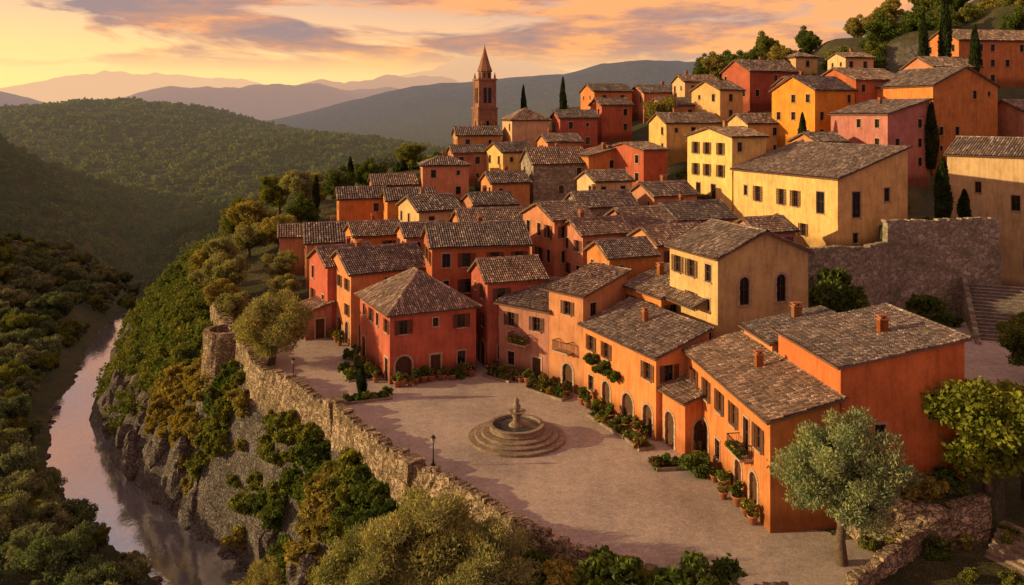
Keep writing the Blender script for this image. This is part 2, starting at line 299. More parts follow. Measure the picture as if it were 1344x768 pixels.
def far(x,y):
    z=-17+0*x
    z=z+50*g(x+365,190,140)*np.exp(-((y-720)/170)**2/2)*(1+.25*fbm(x/90,y/90))
    z=z+18*g(x+120,70,90)*np.exp(-((y-560)/90)**2/2)
    z=z+142*g(x-260,300,900)*np.exp(-((y-1650)/300)**2/2)*(1+.22*fbm(x/230,y/230))
    z=z+75*g(x+250,200,220)*np.exp(-((y-1900)/200)**2/2)*(1+.3*fbm(x/200,y/200))
    z=z+125*g(x+1640,260,200)*np.exp(-((y-2500)/200)**2/2)*(1+.2*fbm(x/200,y/200))
    z=z+150*g(x+1180,280,420)*np.exp(-((y-3200)/260)**2/2)*(1+.4*fbm(x/260,y/260))
    z=z+130*g(x+500,300,420)*np.exp(-((y-3600)/260)**2/2)*(1+.4*fbm(x/260,y/260))
    z=z+240*g(x+700,900,1500)*np.exp(-((y-5200)/350)**2/2)*(1+.6*fbm(x/500,y/500))
    z=z+(300*g(x+600,600,1400)+230*g(x+3200,900,700)+190)*np.exp(-((y-7600)/500)**2/2)*(1+.5*fbm(x/800,y/800))
    return z
def sm(t): t=np.clip(t,0,1); return t*t*(3-2*t)
def HT(x,y):
    x=np.asarray(x,float);y=np.asarray(y,float)
    ins=inpoly(x,y,E); t_=T(x,y); dB=dpoly(x,y,RIV[:,:2],RIV[:,2])+fbm(x/6,y/6,4)*1.8; dE=dpoly(x,y,E)
    xc=np.interp(y,RIV[:,1],RIV[:,0]); left=x<xc
    rough=fbm(x/5,y/5); 
    tt=np.clip(dE/(dE+np.maximum(dB,0)+.01),0,1)
    cr=(1-np.abs(fbm(x/3.5+9,y/3.5,5))*3)
    right=(np.clip(t_,-1,30)-2.0)*(1-tt**1.5)+(-16.6)*tt**1.5+(rough*2.6+cr*1.7*sm((tt-.4)/.3))*np.minimum(1,dE/2)*np.minimum(1,np.maximum(dB,0)/1.0)
    k=sm((y-125)/90)
    leftz=-16.6+np.maximum(dB,0)*(.2+.42*k)+rough*2*np.minimum(1,np.maximum(dB,0)/3)+fbm(x/28,y/28,3)*7*k*np.minimum(1,np.maximum(dB,0)/25); cap=-5+32*k; leftz=np.where(leftz>cap,cap+(leftz-cap)*.12,leftz)
    z=np.where(ins,t_+np.where(inpoly(x,y,PZ),0,rough*.15),np.where(left,leftz,right))
    z=np.where((dB<0)&~ins&(y<176),-17-np.minimum(1.5,-dB),z)
    bl=sm((y-270)/140)
    return z*(1-bl)+far(x,y)*bl
Ys=np.r_[np.arange(28,180,.55),np.geomspace(180,11000,250)]; Us=np.linspace(-1.15,1.15,700)
YY,UU=np.meshgrid(Ys,Us,indexing='ij'); XX=UU*(YY+25)
ZZ=HT(XX,YY)
mb=MB(); r_,c_=ZZ.shape; idx=np.arange(r_*c_).reshape(r_,c_)
mb.add(np.c_[XX.ravel(),YY.ravel(),ZZ.ravel()],np.c_[idx[:-1,:-1].ravel(),idx[:-1,1:].ravel(),idx[1:,1:].ravel(),idx[1:,:-1].ravel()])
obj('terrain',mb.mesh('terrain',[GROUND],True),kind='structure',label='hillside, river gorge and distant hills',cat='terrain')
# water
mb=MB();P=[];RW=RIV[:14]
for i,(x,y,w) in enumerate(RW):
    a=RW[max(i-1,0)];b_=RW[min(i+1,len(RW)-1)]; t=np.array([b_[0]-a[0],b_[1]-a[1]]);t/=np.linalg.norm(t); n=np.array([-t[1],t[0]])
    P+=[(x+n[0]*(w+2.5),y+n[1]*(w+2.5),-17),(x-n[0]*(w+2.5),y-n[1]*(w+2.5),-17)]
mb.add(P,np.array([[2*i+1,2*i+3,2*i+2,2*i] for i in range(len(RW)-1)]))
obj('river',mb.mesh('river',[WATER]),kind='structure',label='calm river reflecting the evening sky',cat='river')
mb=MB(); mb.add([(x,y,0) for x,y in PZ],[list(range(len(PZ)))]); obj('piazza',mb.mesh('piazza',[PAVE]),kind='structure',label='worn cobbled village square',cat='square')
mb=MB()
def hz(x,y): return 1.2+max(0,min(y-75,30))*.05+.1
mb.add([(x,y,hz(x,y)+.02) for x,y in [(40,66.5),(58,66.5),(58,75),(38,75)]]+[(x,y,hz(x,y)+.02) for x,y in [(58,92),(43,92)]],[[0,1,2,3],[3,2,4,5]])
obj('path',mb.mesh('path',[PAVE]),kind='structure',label='stone paved lane below the terrace wall',cat='path')

# ------------------------------------------------------------------ windows, doors
cache={}
def winmeshes(w,h,arch,kind):
    k=(w,h,arch,kind)
    if k in cache: return cache[k]
    p=MB(); p.add([(-w/2,.17,0),(w/2,.17,0),(w/2,.17,h),(-w/2,.17,h)],[[0,1,2,3]])
    f=MB()
    if kind=='door':
        p=MB(); n=max(3,int(w/.22)); 
        for i in range(n): p.box((-w/2+w*(i+.5)/n,.2,h/2),(w/n-.015,.06,h),0)
        p.box((0,.165,h*.3),(w*.96,.03,.12),0); p.box((0,.165,h*.65),(w*.96,.03,.12),0)
        pm=[WOOD]
    else:
        pm=[GLASS]; t=.07
        f.box((0,.13,t/2),(w,.05,t),0); f.box((0,.13,h-t/2),(w-.002,.05,t),0)
        for s in(-1,1): f.box((s*(w/2-t/2),.128,h/2),(t,.05,h-2*t),0)
        f.box((0,.125,h/2),(.05,.05,h-2*t),0); f.box((0,.127,h*.55),(w-2*t,.04,.04),0)
        f.box((0,-.04,-.05),(w+.24,.2,.1),1)
    if arch:
        r=w/2; n=12
        for i in range(n):
            a0=math.pi*i/n+.015;a1=math.pi*(i+1)/n-.015; ro=r+.2; zc=h-r; P=[]
            for y in(-.045,.02):
                for rr,a in((r,a0),(ro,a0),(ro,a1),(r,a1)): P.append((rr*math.cos(a),y,zc+rr*math.sin(a)))
            f.add(P,np.array([[0,1,2,3],[0,4,5,1],[1,5,6,2],[2,6,7,3],[3,7,4,0]]),1)
        for s in(-1,1):
            zz=0
            while zz<h-r-.1:
                hh=min(.4,h-r-zz); f.box((s*(r+.1),-.012,zz+hh/2),(.2 if int(zz*10)%8 else .26,.065,hh-.015),1); zz+=.4
    elif kind=='door' or kind=='trim':
        q=.16 if kind=='door' else .09
        for s in(-1,1): f.box((s*(w/2+q/2),-.012,h/2),(q,.06,h),1)
        f.box((0,-.014,h+q/2+.02),(w+2.4*q,.07,q+.04),1)
    s=MB()
    if kind=='win':
        sw=w/2; s.box((0,-.06,.03),(sw,.04,.06));s.box((0,-.06,h-.03),(sw,.04,.06))
        for q in(-1,1): s.box((q*(sw/2-.03),-.062,h/2),(.06,.04,h-.12))
        for i in range(9): s.box((0,-.055,.1+(h-.2)*(i+.5)/9),(sw-.12,.025,(h-.2)/9*.75))
    r=(p.mesh('pane',pm),f.mesh('frame',[WOOD,TRIM]),s.mesh('shutter',[SHUT]) if s.V else None); cache[k]=r; return r
WALLS=lambda w,d:{'front':((0,0),(1,0),w),'left':((0,d),(0,-1),d),'right':((w,0),(0,1),d),'back':((w,d),(-1,0),w)}
def facade(mb,O,D,ln,zb,h,ops,m=0):
    n=(D[1],-D[0]); P=lambda u,z,dep=0:(O[0]+D[0]*u-n[0]*dep,O[1]+D[1]*u-n[1]*dep,z)
    us=sorted({0,ln}|{o[0] for o in ops}|{o[1] for o in ops}); zs=sorted({zb,h}|{o[2] for o in ops}|{o[3] for o in ops})
    for i in range(len(us)-1):
        for j in range(len(zs)-1):
            uc=(us[i]+us[i+1])/2; zc=(zs[j]+zs[j+1])/2
            if any(o[0]<uc<o[1] and o[2]<zc<o[3] for o in ops): continue
            mb.add([P(us[i],zs[j]),P(us[i+1],zs[j]),P(us[i+1],zs[j+1]),P(us[i],zs[j+1])],np.array([[0,1,2,3]]),m)
    for u0,u1,z0,z1,ar in [o[:5] for o in ops]:
        dp=.22
        mb.add([P(u0,z0),P(u0,z1),P(u0,z1,dp),P(u0,z0,dp)],np.array([[0,1,2,3]]),m); mb.add([P(u1,z0),P(u1,z0,dp),P(u1,z1,dp),P(u1,z1)],np.array([[0,1,2,3]]),m)
        mb.add([P(u0,z0),P(u0,z0,dp),P(u1,z0,dp),P(u1,z0)],np.array([[0,1,2,3]]),m); mb.add([P(u0,z1),P(u1,z1),P(u1,z1,dp),P(u0,z1,dp)],np.array([[0,1,2,3]]),m)
        if ar:
            r=(u1-u0)/2; uc=(u0+u1)/2; zc=z1-r
            for s in(-1,1):
                A=[(uc+s*r*math.cos(a),zc+r*math.sin(a)) for a in np.linspace(0,math.pi/2,7)]; cu=uc+s*r
                for q in range(6):
                    mb.add([P(cu,z1),P(*A[q]),P(*A[q+1])],[[0,1,2]],m)
                    mb.add([P(*A[q]),P(*A[q+1]),P(*A[q+1],dp),P(*A[q],dp)],np.array([[0,1,2,3]]),m)
def autoops(ln,h,low,ground,rd,far_):
    ops=[]; n=max(1,int(ln/(2.8 if far_ else 2.4))); ww,wh=(.8,1.25) if far_ else rd.choice(((.85,1.3),(.8,1.2),(.9,1.45)))
    if ln<2.2: return ops
    cols=[(i+.5)*ln/n+rd.uniform(-.3,.3) for i in range(n)]
    k=0; skip=.26 if far_ else .16
    while True:
        top=h-.7-k*2.75; bot=top-wh
        if bot<(2.95 if ground else .5)+low: break
        for cx in cols:
            if rd.random()<skip: continue
            q=rd.random()
            if q<.16: ops.append((cx-.28,cx+.28,bot+.4,top-.1,False,'trim'))
            else: ops.append((cx-ww/2,cx+ww/2,bot,top,False,'win' if q<.72 else 'trim'))
        k+=1; skip+=.1
        if k>3: break
    if ground:
        for cx in cols:
            q=rd.random()
            if q<.55: w_=rd.choice((1.25,1.6)); ops.append((cx-w_/2,cx+w_/2,0.02,2.45,True,'door'))
            elif q<.75: ops.append((cx-.5,cx+.5,.02,2.2,False,'door'))
            elif q<.95: ops.append((cx-.42,cx+.42,.95,2.25,False,'trim'))
    return ops
def roofplane(mb,P,a,A,b,B,lf,rf,tw,tl,rd):
    P=np.array(P);a=np.array(a,float);b=np.array(b,float);n=np.cross(a,b)
    nc=max(2,round(A/tw)); nr=max(2,round(B/tl)); tw=A/nc; tl=B/nr
    fr=np.array([0,.2,.5,.8]); us=np.r_[(np.arange(nc)[:,None]+fr).ravel(),nc]; prof=np.r_[np.tile(np.sin(np.pi*fr)**.7,nc),0]
    vi=np.array([[i,i+1] for i in range(nr)]).ravel(); hi=np.tile([.045,0.],nr)
    ci=np.minimum(np.floor(us).astype(int),nc-1); ri=np.arange(nr).repeat(2)
    jit=rng.normal(0,.01,(nr,nc)); sag=fbm(us[None,:]*tw/2.5+rd.random()*50,vi[:,None]*tl/2.5,2)*.1
    vj=rng.normal(0,.025,(nr,nc))
    hg=prof[None,:]*tw*.45+hi[:,None]+jit[ri][:,ci]+sag+.03
    u=np.broadcast_to(us*tw,(2*nr,len(us))); v=np.broadcast_to((vi*tl)[:,None],u.shape)+vj[ri][:,ci]*(hi[:,None]>0)
    l=lf(v);r=rf(v); m=(l+r)/2; l=np.minimum(l,m);r=np.maximum(r,m); uc=np.clip(u,l,r)
    V=P+a*uc[...,None]+b*v[...,None]+n*hg[...,None]; R_,C_=u.shape; ix=np.arange(R_*C_).reshape(R_,C_)
    Fq=np.c_[ix[:-1,:-1].ravel(),ix[:-1,1:].ravel(),ix[1:,1:].ravel(),ix[1:,:-1].ravel()]
    w=(uc[:-1,1:]-uc[:-1,:-1]+uc[1:,1:]-uc[1:,:-1]).ravel(); Fq=Fq[w>1e-4]
    UV=np.stack([np.broadcast_to(us,u.shape),np.broadcast_to(vi[:,None],u.shape)],-1).reshape(-1,2)
    mb.add(V.reshape(-1,3),Fq,0,UV)
    z=np.array([0.,B]); L0,L1=lf(z);R0,R1=rf(z); 
    if R1-L1<.02: L1-=.01;R1+=.01
    t=[P+a*L0,P+a*R0,P+a*R1+b*B,P+a*L1+b*B]; mb.add([q+n*.02 for q in t]+[q-n*.13 for q in t],np.array([[0,1,2,3],[7,6,5,4],[0,4,5,1],[1,5,6,2],[2,6,7,3],[3,7,4,0]]),1)
def caps(mb,p0,p1,rd):
    p0=Vector(p0);p1=Vector(p1); L=(p1-p0).length; n=max(1,int(L/.45)); t=(p1-p0)/L; s=t.cross(Vector((0,0,1))).normalized(); up=s.cross(t)
    for i in range(n):
        A=p0+t*(L*i/n-.03); B=p0+t*(L*(i+1)/n); P=[]
        for q,(c,r) in enumerate(((A,.155),(B,.125))):
            for k in range(6):
                a=math.pi*k/5; P.append(c+s*(math.cos(a)*r*1.15)+up*(math.sin(a)*r+.04+rd.uniform(-.01,.01)))
        cid=rd.randint(0,500)+.5
        mb.add([tuple(x) for x in P],np.array([[k,k+1,k+7,k+6] for k in range(5)]),0,[(cid,i+.5)]*12)
def house(i,h):
    x,y,th,w,d,z0,ze,rf_,rise,colr,ground=h; rd=random.Random(100+i); hh=ze-z0; far_=y>108; a=math.radians(th)
    st=max(1,round(hh/2.9)); sw={1:'one-storey',2:'two-storey',3:'three-storey',4:'four-storey'}[min(st,4)]
    rw={'gx':'gabled','gy':'gabled','sx':'single-slope','hip':'hipped'}[rf_]
    wh_='facing the square' if ground else ('on the crowded hillside' if z0>9 else 'above the lower lane')
    e=obj('house',None,(x,y,z0),a,label=f"{sw} {CW[colr]} house with {rw} tile roof {wh_}",cat='house',group='village houses'); e.empty_display_size=1
    if i==0: e['label']='long orange house with arched doorways and balcony facing the square'
    if i==2: e['label']='tall ochre house with two arched windows and gabled tile roof'
    if i==4: e['label']='tall golden yellow house with planted balcony above the rooftops'
    if i==11: e['label']='small orange porch house with arch beside the square'
    if colr: q=rd.uniform(.88,1.1); colr=(colr[0]*q,colr[1]*q*rd.uniform(.92,1.1),colr[2]*q*rd.uniform(.85,1.2))
    mb=MB(); WL=WALLS(w,d); allops={}
    for nm,(O,D,ln) in WL.items():
        ops=[]
        if i==2 and nm=='front': ops=[(u-.5,u+.5,7.3,9.6,True,'trim') for u in(2.6,6.3)]+[(4,4.8,4,5.2,False,'trim')]
        elif i==1 and nm=='front': ops=[(5.7,6.5,6.3,7.8,False,'trim'),(2.2,2.9,4.9,6.1,False,'trim')]
        elif i==1 and nm=='left': ops=[]
        elif i==0 and nm=='front': ops=[(1.6,2.3,3.9,5.1,False,'trim')]
        elif i==3 and nm=='front': ops=[(2.2,3.5,3.9,6.9,False,'trim'),(7.2,8.1,5.6,7.2,False,'trim'),(2.3,3.1,.9,2.1,False,'trim')]
        elif i==3 and nm=='left': ops=[(u-.45,u+.45,4.6,6.6,False,'win') for u in(5,9.5,12)]+[(15.6,16.9,4.2,6.8,False,'trim'),(2.2,2.9,5.2,6.5,False,'trim'),(7.2,7.9,1.6,2.7,False,'trim'),(13,13.8,1.2,2.7,False,'win')]
        elif i==4 and nm=='left': ops=[(u-.45,u+.45,zq,zq+1.7,False,'win') for u in(2,4.6,7.6) for zq in(11.3,8.2)]+[(u-.5,u+.5,5.0,7.1,False,'trim') for u in(2.6,6)]
        elif i==46 and nm=='front': ops=[(8,9.1,10.5,12.5,False,'trim'),(11,12.2,6,8,False,'trim'),(9.5,10.6,3,5.4,False,'door'),(3.6,4.4,12.5,14,False,'trim')]
        elif i==0 and nm=='left':
            ops=[(1.0,2.4,.02,2.7,True,'door'),(3.2,4.6,.02,2.7,True,'door'),(12.0,13.2,.02,2.6,True,'door'),(9.6,10.7,.02,2.4,True,'door'),(6,6.9,1,2.3,False,'trim')]
            ops+=[(u-.42,u+.42,4.3,5.75,False,'win') for u in(1.6,4.2,6.8,9.3,13.3)]+[(11,11.9,3.4,5.6,False,'trim')]
        elif i==11: ops=[] if nm not in('front','left') else [(.7,2.0,.02,2.6,True,'door')]
        elif nm=='front' or nm=='left': ops=autoops(ln,hh,0,ground,rd,far_)
        elif nm=='right' and x<5: ops=autoops(ln,hh,0,0,rd,far_)
        facade(mb,O,D,ln,-4,hh,ops); allops[nm]=ops
    r=rise
    if rf_=='gx':
        mb.add([(0,d,hh),(0,0,hh),(0,d/2,hh+r)],[[0,1,2]]); mb.add([(w,0,hh),(w,d,hh),(w,d/2,hh+r)],[[0,1,2]])
    elif rf_=='gy':
        mb.add([(0,0,hh),(w,0,hh),(w/2,0,hh+r)],[[0,1,2]]); mb.add([(w,d,hh),(0,d,hh),(w/2,d,hh+r)],[[0,1,2]])
    elif rf_=='sx':
        mb.add([(0,0,hh),(w,0,hh),(w,0,hh+r)],[[0,1,2]]); mb.add([(w,d,hh),(0,d,hh),(w,d,hh+r)],[[0,1,2]]); mb.add([(w,0,hh),(w,d,hh),(w,d,hh+r),(w,0,hh+r)],[[0,1,2,3]])
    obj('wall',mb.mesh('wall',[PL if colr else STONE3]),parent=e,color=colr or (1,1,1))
    # roof
    mb=MB(); o=.38; tw,tl=(.215,.37) if y<85 else ((.25,.42) if y<110 else (.34,.55))
    def pl(P,a_,A,b2,run,p,lf=None,rg=None):
        L=math.hypot(1,p); bb=(b2[0]/L,b2[1]/L,p/L); B=run*L
        roofplane(mb,P,a_,A,bb,B,lf or (lambda v:v*0),rg or (lambda v:v*0+A),tw,tl,rd)
    if rf_=='gx':
        p=r/(d/2); z=hh-o*p+.1; pl((-o,-o,z),(1,0,0),w+2*o,(0,1),d/2+o,p); pl((w+o,d+o,z),(-1,0,0),w+2*o,(0,-1),d/2+o,p); caps(mb,(-o,d/2,hh+r+.1),(w+o,d/2,hh+r+.1),rd)
    elif rf_=='gy':
        p=r/(w/2); z=hh-o*p+.1; pl((-o,d+o,z),(0,-1,0),d+2*o,(1,0),w/2+o,p); pl((w+o,-o,z),(0,1,0),d+2*o,(-1,0),w/2+o,p); caps(mb,(w/2,-o,hh+r+.1),(w/2,d+o,hh+r+.1),rd)
    elif rf_=='sx':
        p=r/w; z=hh-o*p+.1; pl((-o,d+o,z),(0,-1,0),d+2*o,(1,0),w+1.5*o,p); caps(mb,(w+.5*o,-o,hh+r+.1),(w+.5*o,d+o,hh+r+.1),rd)
    else:
        m=min(w,d)/2+o; p=r/(m-o); z=hh-o*p+.1; c=1/math.hypot(1,p); Aw=w+2*o; Ad=d+2*o
        f=lambda v:v*c
        pl((-o,-o,z),(1,0,0),Aw,(0,1),m,p,f,lambda v:Aw-v*c); pl((w+o,d+o,z),(-1,0,0),Aw,(0,-1),m,p,f,lambda v:Aw-v*c)
        pl((-o,d+o,z),(0,-1,0),Ad,(1,0),m,p,f,lambda v:Ad-v*c); pl((w+o,-o,z),(0,1,0),Ad,(-1,0),m,p,f,lambda v:Ad-v*c)
        zt=z+m*p+.02; R1=(-o+m,-o+m,zt); R2=(w+o-m,d+o-m,zt)
        if (Vector(R1)-Vector(R2)).length>.3: caps(mb,R1,R2,rd)
        caps(mb,(-o,-o,z),R1,rd); caps(mb,(w+o,d+o,z),R2,rd)
        if w>=d: caps(mb,(-o,d+o,z),R1,rd); caps(mb,(w+o,-o,z),R2,rd)
        else: caps(mb,(w+o,-o,z),R1,rd); caps(mb,(-o,d+o,z),R2,rd)
    ro=obj('roof',mb.mesh('roof',[TILE,EAVE]),parent=e)
    if rd.random()<.5:
        cm=MB(); cw=rd.uniform(.4,.65); cm.box((0,0,.1),(cw,cw*.8,1.3),0); cm.box((0,0,.79),(cw+.14,cw*.8+.14,.08),1)
        for q in(-1,1): cm.box((q*cw*.3,0,.91),(.1,cw*.7,.18),1)
        cm.box((0,0,1.04),(cw+.2,cw*.9,.07),1)
        if rf_=='sx': cx,cy=w*.6,d*rd.uniform(.2,.8); cz=hh+r*.6
        elif rf_=='gy': cx,cy=w*.62,d*.6; cz=hh+r*.75
        else: cx,cy=w*rd.uniform(.25,.75) if rf_=='gx' else w/2,d*.5+(.6 if rf_=='gx' else 0); cz=hh+r*.8
        obj('chimney',cm.mesh('chimney',[PL,TERRA]),(cx,cy,cz+.25),parent=ro,color=tuple(q*.8 for q in colr) if colr else (.35,.28,.2))
    for nm,ops in allops.items():
        O,D,ln=WL[nm]; an=math.atan2(D[1],D[0])
        for u0,u1,za,zb,ar,kd in ops:
            pm,fm,sm_=winmeshes(round(u1-u0,2),round(zb-za,2),ar,'door' if kd=='door' else ('win' if kd=='win' and (not far_ or i==4) else ('trim')))
            uc=(u0+u1)/2; pnm='door' if kd=='door' else 'window'
            wo=obj(pnm,pm,(O[0]+D[0]*uc,O[1]+D[1]*uc,za),an,parent=e)
            obj(pnm+'_frame',fm,parent=wo)
            if sm_ and kd=='win':
                for s in(-1,1): obj('shutter',sm_,(s*(u1-u0)*.77,0,0),0 if rd.random()<.8 else s*.18,parent=wo)
    return e
EH=[house(i,h) for i,h in enumerate(H)]
mb=MB(); roofplane(mb,(-1.5,6.6,7.0),(0,-1,0),5.2,(.93,0,.36),1.7,lambda v:v*0,lambda v:v*0+5.2,.215,.37,R)
obj('canopy',mb.mesh('canopy',[TILE,EAVE]),parent=EH[2])
def balcony(e,D,loc,wd=2.2):
    an=math.atan2(D[1],D[0]); mb=MB(); mb.box((0,-.45,0),(wd,.9,.12),0); 
    for s in(-1,1): mb.box((s*wd*.35,-.25,-.18),(.12,.5,.24),0)
    b_=obj('balcony',mb.mesh('balcony',[TRIM]),loc,an,parent=e); mb=MB()
    mb.box((0,-.86,.95),(wd,.05,.05)); mb.box((0,-.86,.12),(wd,.04,.04))
    for s in(-1,1): mb.box((s*(wd/2-.025),-.42,.95),(.05,.84,.05))
    n=int(wd/.13)
    for k in range(n+1): mb.box((-wd/2+wd*k/n,-.86,.53),(.022,.022,.84))
    for s in(-1,1):
        for k in range(6): mb.box((s*(wd/2-.02),-.1-.14*k,.53),(.022,.022,.84))
    obj('railing',mb.mesh('railing',[IRON]),parent=b_); return b_
BAL=[balcony(EH[0],(0,-1),(0,15-11.45,3.3)),balcony(EH[4],(0,-1),(0,6,4.7),5),balcony(EH[8],(0,-1),(0,3.2,3.3),2),balcony(EH[9],(0,-1),(0,2.1,3.6),1.8)]

# ------------------------------------------------------------------ church tower
t=obj('church_tower',None,(-5.2,160,18),math.radians(20),scale=(.84,.84,.93),label='tall brick bell tower with arched belfry and pointed spire',cat='church tower')
mb=MB(); 
for q,(O,D) in enumerate((((-2.2,-2.2),(1,0)),((2.2,-2.2),(0,1)),((2.2,2.2),(-1,0)),((-2.2,2.2),(0,-1)))):
    facade(mb,O,D,4.4,-3,8.6,[(1.9,2.5,5,6.2,True)])
for s in(-1,1):
    for r_ in(-1,1): mb.box((s*2.05,r_*2.05,2.8),(.5,.5,11.6))
for zc in(3,8.6): mb.box((0,0,zc+.15),(4.9,4.9,.3))
obj('shaft',mb.mesh('shaft',[BRICK]),parent=t)
mb=MB()
for O,D in(((-1.95,-1.95),(1,0)),((1.95,-1.95),(0,1)),((1.95,1.95),(-1,0)),((-1.95,1.95),(0,-1))):
    facade(mb,O,D,3.9,8.9,14.4,[(1.0,1.8,9.8,13.0,True),(2.1,2.9,9.8,13.0,True)])
for s in(-1,1):
    for r_ in(-1,1): mb.box((s*1.85,r_*1.85,11.6),(.42,.42,5.4)); mb.lathe([(0.24,0),(.25,.4),(0.02,1.3)],6,(s*1.8,r_*1.8,14.8))
mb.box((0,0,14.6),(4.5,4.5,.4)); mb.box((0,0,11.5),(3.3,3.3,5),1)
obj('belfry',mb.mesh('belfry',[BRICK,GLASS]),parent=t)
mb=MB(); mb.lathe([(1.55,14.8),(1.55,16.2),(1.8,16.3),(1.75,16.6),(1.3,17.6),(1.0,18.5),(.55,19.8),(.15,21.2)],8); mb.lathe([(.13,21.1),(.17,21.3),(.02,21.5)],8)
for q in range(8):
    a=q*math.pi/4+math.pi/8; mb.box((1.45*math.cos(a),1.45*math.sin(a),15.5),(.05,.5,1.0),1,a)
mb.box((0,0,21.7),(.06,.06,.6));mb.box((0,0,21.8),(.3,.05,.06))
obj('spire',mb.mesh('spire',[BRICK,GLASS]),parent=t)

# ------------------------------------------------------------------ stone walls
def swall(pts,zt,zb,th,label,name='stone_wall',jt=.06,mat=None):
    mb=MB(); L=[]
    for i in range(len(pts)-1):
        a=np.array(pts[i],float);b_=np.array(pts[i+1],float); n=max(1,int(np.linalg.norm(b_[:2]-a[:2])/.4))
        for k in range(n): L.append(a+(b_-a)*k/n)
    L.append(np.array(pts[-1],float)); L=np.array(L); n=len(L); nz=14 if jt>.05 else 26
    tg=np.gradient(L[:,:2],axis=0); tg/=np.linalg.norm(tg,axis=1)[:,None]+1e-9; nn=np.c_[-tg[:,1],tg[:,0]]
    V=[]
    tv=fbm(L[:,0]/2.5,L[:,1]/2.5,3)*(.75 if jt>.05 else .2)
    for i in range(n):
        top=L[i,2]+tv[i]+rng.normal(0,jt)
        for s in(-1,1):
            hs=np.linspace(zb,top,nz) if s<0 else np.linspace(top,zb,nz)
            for z in hs:
                bt=th/2+.12*max(0,(top-z))*.5; j=rng.normal(0,jt,2)
                V.append((L[i,0]+nn[i,0]*s*bt+j[0],L[i,1]+nn[i,1]*s*bt+j[1],z+rng.normal(0,.03)))
    m=2*nz; F=[[i*m+k,i*m+k+1,(i+1)*m+k+1,(i+1)*m+k] for i in range(n-1) for k in range(m-1)]
    mb.add(V,np.array(F)); mb.add(V[:m],[list(range(m))]); mb.add(V[-m:],[list(range(m))])
    for i in range(0,n-1):
        if rng.random()<.8: mb.box((L[i,0]+rng.normal(0,jt),L[i,1]+rng.normal(0,jt),L[i,2]+tv[i]+.05),(rng.uniform(.3,.55),th*rng.uniform(.8,1.15),rng.uniform(.12,.3)),0,math.atan2(tg[i,1],tg[i,0])+rng.normal(0,.15))
    return obj(name,mb.mesh(name,[mat or STONE]),label=label,cat='stone wall')
swall([(-42,118,1.0),(-36.7,104,1.1),(-32.5,96,1.1),(-29,90,1.0)],1,-9,.9,'high rubble retaining wall along the cliff edge')
swall([(-29,90,1.1),(-26.9,86,.8),(-25.0,81.8,.7),(-20,76.3,.65),(-15,70.8,.65)],1,-8,.8,'rubble retaining wall beside the olive tree terrace')
swall([(-15,70.8,.8),(-10.5,63.4,.6),(-7,58.6,.65)],1,-7,.8,'curving rubble parapet wall around the square')
swall([(-7,58.6,.7),(-1.6,53.5,.55),(1.3,49.4,.5),(4.6,46.6,.5),(7.7,44.6,.5),(11.4,43.1,.5),(16,42.2,.5)],1,-6,.7,'low weathered stone parapet bounding the square')
for x,y in((-15,70.8),(-7,58.6)):
    mb=MB()
    for k in range(17): mb.box((rng.normal(0,.05),rng.normal(0,.05),-6.5+k*.45),(1.5,1.3,.44),0,.7+rng.normal(0,.05))
    obj('stone_pier',mb.mesh('stone_pier',[STONE]),(x,y,0),label='square rubble stone pier in the parapet wall',cat='stone pier',group='wall piers')
mb=MB(); mb.lathe([(3.3,-10),(3.1,-8.5),(2.95,-7),(2.8,-5.5),(2.65,-4),(2.5,-2.5),(2.4,-1),(2.3,.3),(2.3,1.3),(1.8,1.35),(1.75,.2),(.01,.2)],30,jit=.06)
obj('stone_bastion',mb.mesh('stone_bastion',[STONE]),(-31.6,92.5,0),label='rounded rubble stone bastion at the cliff corner of the wall',cat='bastion')
swall([(17.8,43.9,.5),(20.2,45.6,.6),(23.4,48.2,.9),(27,50.0,1.3),(30.5,54,1.6),(33.5,60,1.6)],1,-1.5,.6,'low mossy garden wall beside the olive tree')
swall([(31,90.6,10.4),(39,92.2,10.4),(42.6,95.5,10.4)],1,1,.8,'grey rubble retaining wall below the yellow house','retaining_wall',.03,STONE3)
swall([(42.6,95.7,12.8),(49,96.6,12.8),(56.3,97.3,12.8)],1,1,.9,'tall grey rubble terrace retaining wall beside the stairway','retaining_wall',.03,STONE3)
swall([(20.1,50.4,2.5),(20.5,49.1,2.4),(24.6,48.4,2.4),(28,49.4,2.6)],1,-1,.5,'short garden wall under the orange house')
# stairs
mb=MB()
for k in range(19): mb.box((0,k*.62,-.5+k*.125),(8.5,.63,1.0+k*.25),0); mb.box((0,k*.62-.29,k*.25+.01),(8.6,.16,.06),1)
for s in(-1,1):
    for k in range(12): mb.box((s*4.5,k*1.0+.2,.1+k*.2),(.5,1.0,1.4+k*.4),1)
obj('stone_stairway',mb.mesh('stone_stairway',[STEP,STONE3]),(51.3,83,1.3),math.radians(-22),label='wide flight of grey stone steps climbing beside the terrace wall',cat='stairs')
mb=MB()
for k in range(7): mb.box((k*.42,k*.1,.1+k*.09),(.5,2.6,.2+k*.18),0)
obj('garden_steps',mb.mesh('garden_steps',[STONE2]),(27.5,46.4,-.2),.5,label='short flight of worn stone garden steps',cat='stairs')

